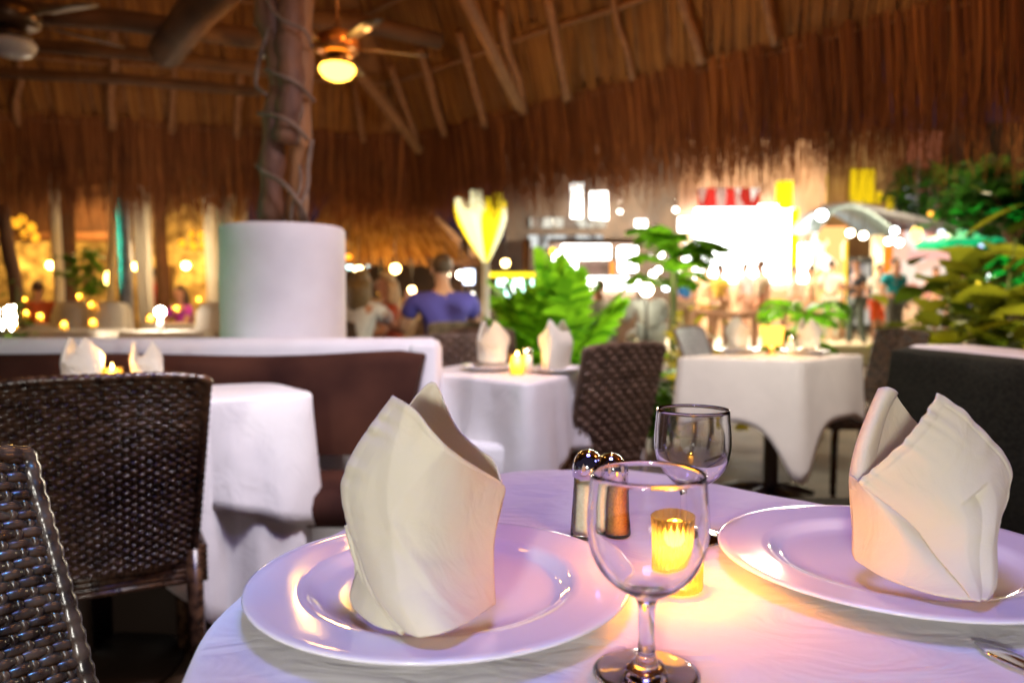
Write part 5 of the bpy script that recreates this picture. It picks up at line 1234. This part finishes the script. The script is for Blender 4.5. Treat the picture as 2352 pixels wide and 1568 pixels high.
# bottle shelf
bs = empty('bottle_shelf', ground_at(1185, 11.5, 0), 'bar shelf of green and white lit bottles below the yellow strip', 'shelf')
pz = [at(1185, y, 11.5).z for y in (655, 680)]
m = MB()
for z in pz: m.box((at(1185, 600, 11.5).x, 11.5, z - .03), (.9, .2, .03))
m.box((at(1140, 600, 11.5).x, 11.55, .7), (.04, .2, 1.4)); m.box((at(1232, 600, 11.5).x, 11.55, .7), (.04, .2, 1.4)); m.build('board', M['beam'], bs, smooth=False)
for i in range(14):
    p = at(1146 + i * 6.2, (655, 680)[i % 2], 11.45); mt = bpy.data.materials.get('bottle_%d' % (i % 3)) or em('bottle_%d' % (i % 3), ((.6, 1, .85), (.2, .75, .2), (.9, 1, .95))[i % 3], (4, 1, 7)[i % 3])
    m = MB(); m.lathe([(.001, 0), (.030, 0), (.030, .10), (.012, .14), (.012, .19), (.001, .19)], p - V((0, 0, .015)), 10)
    tag(m.build('bottle', mt), ('pale teal', 'deep green', 'white')[i % 3] + ' glowing bottle, ' + ORD[i // 2] + ' from left on the ' + ('upper', 'lower')[i % 2] + ' bar shelf', 'bottle', 'bottles on the bar shelf')
# upper facade with a two-row lit sign (unreadable in the photograph)
fa = empty('shop_building', ground_at(1330, 18.0, ST), 'dark shop front with rows of pale lit shutters above the middle palms', 'building')
def pbox(e, name, px0, py0, px1, py1, D, dep, mat):
    a_, b_ = at(px0, py1, D), at(px1, py0, D); m = MB(); m.box(((a_.x + b_.x) / 2, D + dep / 2, (a_.z + b_.z) / 2), (b_.x - a_.x, dep, b_.z - a_.z)); return m.build(name, mat, e, smooth=False)
pbox(fa, 'wall', 1160, 330, 1560, 790, 18.0, 3.0, mk('dark_facade', (.05, .035, .03), (.09, .06, .045), scale=2, rough=.8))
pbox(fa, 'sign_panel', 1218, 500, 1392, 522, 17.9, .08, em_pattern('pale_row_a', [(.75, .66, .50), (.25, .2, .15), (.9, .85, .7), (.35, .25, .18)], .8, 7, (1, 1, .3)))
pbox(fa, 'sign_panel', 1214, 540, 1386, 568, 17.9, .08, em_pattern('pale_row_b', [(.70, .72, .70), (.30, .30, .28), (.85, .88, .85), (.2, .18, .16)], .75, 8, (1, 1, .3)))
pbox(fa, 'lit_window', 1312, 420, 1338, 500, 17.9, .05, em('white_hot', (1, .95, .86), 8)); pbox(fa, 'lit_window', 1356, 440, 1396, 505, 17.9, .05, em('white_hot2', (1, .96, .88), 10))
pbox(fa, 'lit_window', 1460, 505, 1485, 530, 17.9, .05, bpy.data.materials['white_hot'])
# kiosk: glowing frame around a dark screen
kk = empty('lit_kiosk', ground_at(1385, 12.6, 0), 'dazzling white lit kiosk with a dark rectangular opening behind the palms', 'kiosk')
WH = em('kiosk_white', (1, .97, .90), 9)
pbox(kk, 'top_panel', 1292, 562, 1402, 594, 12.6, .3, WH); pbox(kk, 'side_panel', 1272, 576, 1326, 636, 12.6, .3, WH); pbox(kk, 'side_panel', 1424, 566, 1464, 622, 12.6, .3, WH); pbox(kk, 'counter_panel', 1290, 636, 1470, 664, 12.6, .3, WH)
pbox(kk, 'screen', 1326, 594, 1424, 634, 12.75, .1, mk('dark_screen', (.09, .05, .04), (.05, .03, .02), rough=.4)); pbox(kk, 'edge_strip', 1402, 600, 1412, 634, 12.6, .06, em('orange_strip', (1, .35, .05), 1.2))
pbox(kk, 'base', 1296, 664, 1460, 790, 12.7, .3, mk('kiosk_base', (.6, .42, .3), (.5, .33, .22), scale=3, rough=.7)); pbox(kk, 'roof', 1262, 548, 1480, 560, 12.5, .6, M['beam'])
lampball(1485, 665, 10.5, .085, (1, .88, .62), 30, 'bright white globe lamp in front of the man in the white shirt', post=0)
lampball(1270, 577, 11.0, .05, (1, .55, .03), 4, 'small orange lamp at the upper left corner of the lit kiosk', hang=.5)
for i, (px, py, r, s) in enumerate(((1502, 540, .05, 12), (1506, 556, .05, 14), (1518, 585, .055, 14), (1536, 600, .05, 9), (1556, 622, .05, 10), (1490, 590, .05, 12), (1574, 596, .04, 8), (1552, 482, .045, 10), (1424, 486, .04, 8), (1530, 660, .06, 10), (1500, 630, .06, 16), (1512, 620, .05, 16))):
    lampball(px, py, 13.5, r, (1, .92, .80) if i % 3 else (.8, .86, 1), s, 'string light between kiosk and white shop, ' + ('topmost', 'third', 'fifth', 'sixth', 'ninth', 'eighth', 'seventh', 'second', 'beside the sign', 'lowest', 'tenth', 'in the middle')[i] + (' from the top' if i in (1, 2, 3, 4, 5, 6, 7, 10) else ' of the strand'), 'string_light', 'string light', 'string lights between kiosk and shop', hang=.25)

# bright white shop
sh = empty('lit_shop', ground_at(1715, 19.0, ST), 'dazzling white lit shop front with red letters board and a yellow side column', 'shop')
pbox(sh, 'lit_front', 1600, 478, 1835, 648, 19.0, .3, em('shop_light', (1, .98, .94), 7.5))
pbox(sh, 'wall', 1480, 320, 1900, 792, 19.4, 2.0, mk('shop_wall', (.55, .34, .22), (.45, .25, .15), scale=2, rough=.8))
pbox(sh, 'sign_panel', 1606, 432, 1745, 476, 18.95, .15, em_pattern('red_white', [(.9, .04, .03), (.75, .45, .35), (1, .85, .7), (.6, .03, .02)], 1.0, 4, (1, 1, .25)))
pbox(sh, 'side_column', 1790, 415, 1822, 478, 18.7, .3, em('yellow_lit', (1, .78, .01), 1.6)); pbox(sh, 'side_column', 1823, 478, 1836, 660, 18.7, .3, em('yellow_lit2', (1, .72, .01), 1.3))
pbox(sh, 'lit_front', 1745, 470, 1795, 560, 18.8, .2, em('shop_light2', (1, .97, .90), 8)); pbox(sh, 'plinth', 1600, 668, 1838, 792, 18.9, .3, mk('shop_plinth', (.75, .52, .36), (.65, .42, .28), scale=3, rough=.8))
pbox(sh, 'lit_front', 1560, 500, 1598, 530, 18.9, .2, bpy.data.materials['shop_light']); pbox(sh, 'lit_front', 1572, 560, 1598, 612, 18.9, .2, bpy.data.materials['shop_light']); pbox(sh, 'lit_front', 1836, 560, 1866, 648, 18.8, .2, bpy.data.materials['shop_light2'])
light('shop_glow', 'AREA', (at(1715, 560, 18.4).x, 18.2, 2.2), 220, (1, .95, .86), 3.2, target=(1.0, 4, .8), size_y=1.8)
light('street_fill', 'POINT', (5.0, 13.4, 3.8), 520, (1, .80, .50), .2)  # this and the next: unseen, added to brighten street and strollers
light('street_fill', 'POINT', (8.5, 15.6, 3.4), 650, (1, .80, .50), .2)
light('areca_fill', 'SPOT', (.9, 3.7, 1.7), 200, (.95, 1, .72), .15, target=(.33, 5.2, .85), spot=math.radians(56))  # unseen spot added to brighten the areca palm
# buildings to the right
bd = empty('street_building', ground_at(1960, 22.0, ST), 'ochre and pink street buildings with yellow hoardings above the stalls', 'building')
pbox(bd, 'wall', 1840, 300, 2090, 792, 22.0, 2.0, mk('ochre_wall', (.42, .27, .12), (.34, .2, .1), scale=2, rough=.85)); pbox(bd, 'wall', 2088, 300, 2165, 792, 21.5, 2.0, mk('pink_wall', (.45, .17, .12), (.38, .14, .1), scale=2, rough=.85))
YL = em('yellow_board', (1, .66, .01), .75)
for (a_, b_, c__, d_) in ((1866, 400, 1900, 472), (1955, 388, 2010, 466), (2016, 440, 2026, 466), (2040, 452, 2060, 482)): pbox(bd, 'hoarding', a_, b_, c__, d_, 21.4, .1, YL)
pbox(bd, 'upper_window', 2080, 410, 2104, 480, 21.2, .1, em('pale_window', (.75, .75, .85), 1.0))
nb = empty('grey_tower', ground_at(2210, 23, ST), 'plain brown grey building behind the trees at right', 'building'); pbox(nb, 'wall', 2165, 280, 2215, 792, 23, 2, mk('tower_wall', (.10, .07, .055), (.14, .1, .08), scale=2, rough=.9))
pbox(nb, 'side_wall', 2215, 280, 2420, 792, 25, 2, mk('dark_wall', (.02, .03, .025), (.03, .045, .035), scale=2, rough=.9)); pbox(nb, 'cornice', 2160, 424, 2222, 436, 22.9, .2, mk('cornice_paint', (.55, .48, .42), rough=.7))
# stalls
st = empty('food_stall', ground_at(1975, 17.2, ST), 'food stall with a curved grey blue canopy, menu board and lit cream front', 'stall')
m = MB(); n = 16; rows = []
for D in (16.6, 18.2): rows.append([at(1880 + 190 * k / n, 532 - 62 * math.sin(math.pi * (k / n) ** .75) + 10 * (k / n), 16.6) + V((0, D - 16.6, .1 * (D > 17))) for k in range(n + 1)])
m.grid(rows); m.build('canopy', mk('grey_canopy', (.10, .15, .18), (.15, .2, .22), rough=.6), st, mods=[('SOLID', .05)])
pbox(st, 'lit_front', 1868, 520, 1945, 690, 17.6, .2, em_pattern('stall_goods', [(1, .95, .82), (1, .85, .45), (.9, .35, .12), (1, .98, .9), (1, .9, .75)], 1.8, 3.2)); pbox(st, 'menu_board', 1946, 590, 2006, 760, 17.0, .08, M['black'])
pbox(st, 'menu_sheet', 1953, 606, 2000, 745, 16.95, .04, em_pattern('menu', [(.55, .50, .42), (.35, .3, .28), (.65, .6, .5)], .8, 3.0, (1, 1, .5)))
pbox(st, 'post', 2006, 540, 2030, 700, 17.0, .2, mk('cream_post', (.75, .62, .38), rough=.6, emis=(1, .75, .4), estr=.5)); pbox(st, 'post', 1941, 552, 1947, 700, 17.0, .1, em('amber_post', (1, .6, .04), 1.4)); pbox(st, 'counter', 1850, 690, 1948, 790, 17.3, .3, mk('stall_counter', (.60, .38, .24), (.7, .55, .4), scale=3, rough=.7))
st2 = empty('market_stall', ground_at(2130, 18.0, ST), 'market stall with a slanted dark roof, orange red side and pink lit shelves', 'stall')
m = MB(); q0, q1, q2 = at(1960, 470, 17.6), at(2100, 500, 17.6), at(2260, 540, 17.6)
m.grid([[q0, q1, q2], [q0 + V((0, 2, .2)), q1 + V((0, 2, .2)), q2 + V((0, 2, .2))]]); m.build('roof', mk('tin_roof', (.12, .12, .14), rough=.5), st2, mods=[('SOLID', .12)])
pbox(st2, 'lit_interior', 2030, 530, 2215, 690, 19.2, .2, em_pattern('stall_shelves', [(.9, .55, .40), (.95, .75, .6), (.75, .30, .20), (.9, .8, .75), (.35, .45, .40)], .95, 2.4)); pbox(st2, 'side_panel', 2032, 545, 2052, 690, 18.0, .1, em('orange_panel', (1, .22, .02), 1.1))
pbox(st2, 'fascia', 2090, 576, 2205, 596, 18.0, .1, em('pink_fascia', (1, .50, .42), .9)); pbox(st2, 'counter', 2040, 690, 2240, 790, 18.4, .4, mk('pink_counter', (.60, .35, .28), (.75, .6, .5), scale=3, rough=.7))
gt = empty('green_parasol', ground_at(2203, 14.4, ST), 'green canvas parasol on a pale post at the right', 'parasol')
a_ = at(2203, 528, 14.4); m = MB(); n = 8
rows = [[a_ + V((.02 * math.cos(6.283 * k / 8), .02 * math.sin(6.283 * k / 8), 0)) for k in range(8)], [a_ + V((.75 * math.cos(6.283 * k / 8), .75 * math.sin(6.283 * k / 8), -.22)) for k in range(8)], [a_ + V((.75 * math.cos(6.283 * k / 8), .75 * math.sin(6.283 * k / 8), -.32)) for k in range(8)]]
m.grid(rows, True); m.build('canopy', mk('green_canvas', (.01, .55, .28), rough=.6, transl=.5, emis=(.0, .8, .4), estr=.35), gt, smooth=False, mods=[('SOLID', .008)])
m = MB(); m.tube([V((a_.x, a_.y, ST)), a_], .055, 10); m.build('post', mk('pale_post', (.72, .70, .62), rough=.6), gt)
# oval lantern and globe lamps of the right part
e = lampball(2105, 538, 13.5, .10, (1, .60, .14), 3.4, 'large oval lantern glowing white in an orange rim', 'oval_lantern', 'lantern', hang=.8); e.scale = (.95, .95, 1.5)
GR = 'globe lamps over the stalls'
for px, py, r, c_, s, lb in ((1887, 494, .125, (.95, .98, 1), 14, 'broad white lamp under the fringe above the stall'), (1953, 535, .085, (1, .88, .6), 16, 'warm globe lamp over the menu board, left of its pair'), (1983, 541, .085, (1, .88, .6), 16, 'warm globe lamp over the menu board, right of its pair'), (2055, 530, .08, (.85, .95, 1), 14, 'cool white globe lamp above the orange panel'),
                         (2041, 554, .08, (1, .9, .7), 16, 'warm globe lamp just left of another below the cool white lamp'), (2065, 557, .085, (1, .9, .7), 16, 'warm globe lamp just right of another below the cool white lamp'), (2137, 491, .06, (1, .45, .05), 2.2, 'dim orange lamp under the slanted roof'), (2150, 504, .035, (1, .6, .1), 1.2, 'tiny amber lamp beside the dim orange lamp'),
                         (2162, 534, .07, (.8, .85, 1), 3, 'pale blue lamp left of the green parasol'), (2253, 565, .05, (.55, .6, 1), 2.2, 'small blue lamp in the green tree'), (2205, 592, .06, (.75, .8, 1), 5, 'blue white lamp left of the green tree foot'), (2262, 634, .10, (.95, 1, .95), 6, 'broad greenish white lamp behind the leafy shrub')):
    lampball(px, py, 14.2, r * .78, c_, s, lb, group=GR, hang=.6)
# lit ground glimpsed through the leafy shrub is the street itself; low planter wall along the kerb
m = MB(); m.box((7.2, 12.2, .16), (5.6, .35, .32), bev=.03); tag(m.build('planter_wall', mk('cream_wall', (.62, .54, .36), rough=.7)), 'low cream wall along the kerb behind the leafy shrub', 'wall')
# barrel shaped wooden barrier between restaurant and street
m = MB(); pq = [at(x, y, D) for x, y, D in ((1600, 720, 12.2), (1700, 724, 12.0), (1800, 712, 11.8), (1870, 716, 11.6))]
m.tube(smooth_path(pq, 16), .05, 8)
for k in range(9): q = pq[0].lerp(pq[-1], k / 8); m.tube([V((q.x, q.y, 0)), q], .045, 7)
tag(m.build('wooden_railing', mk('salmon_wood', (.58, .30, .17), (.45, .2, .11), scale=5, rough=.7)), 'salmon brown wooden railing between the restaurant and the street', 'railing')
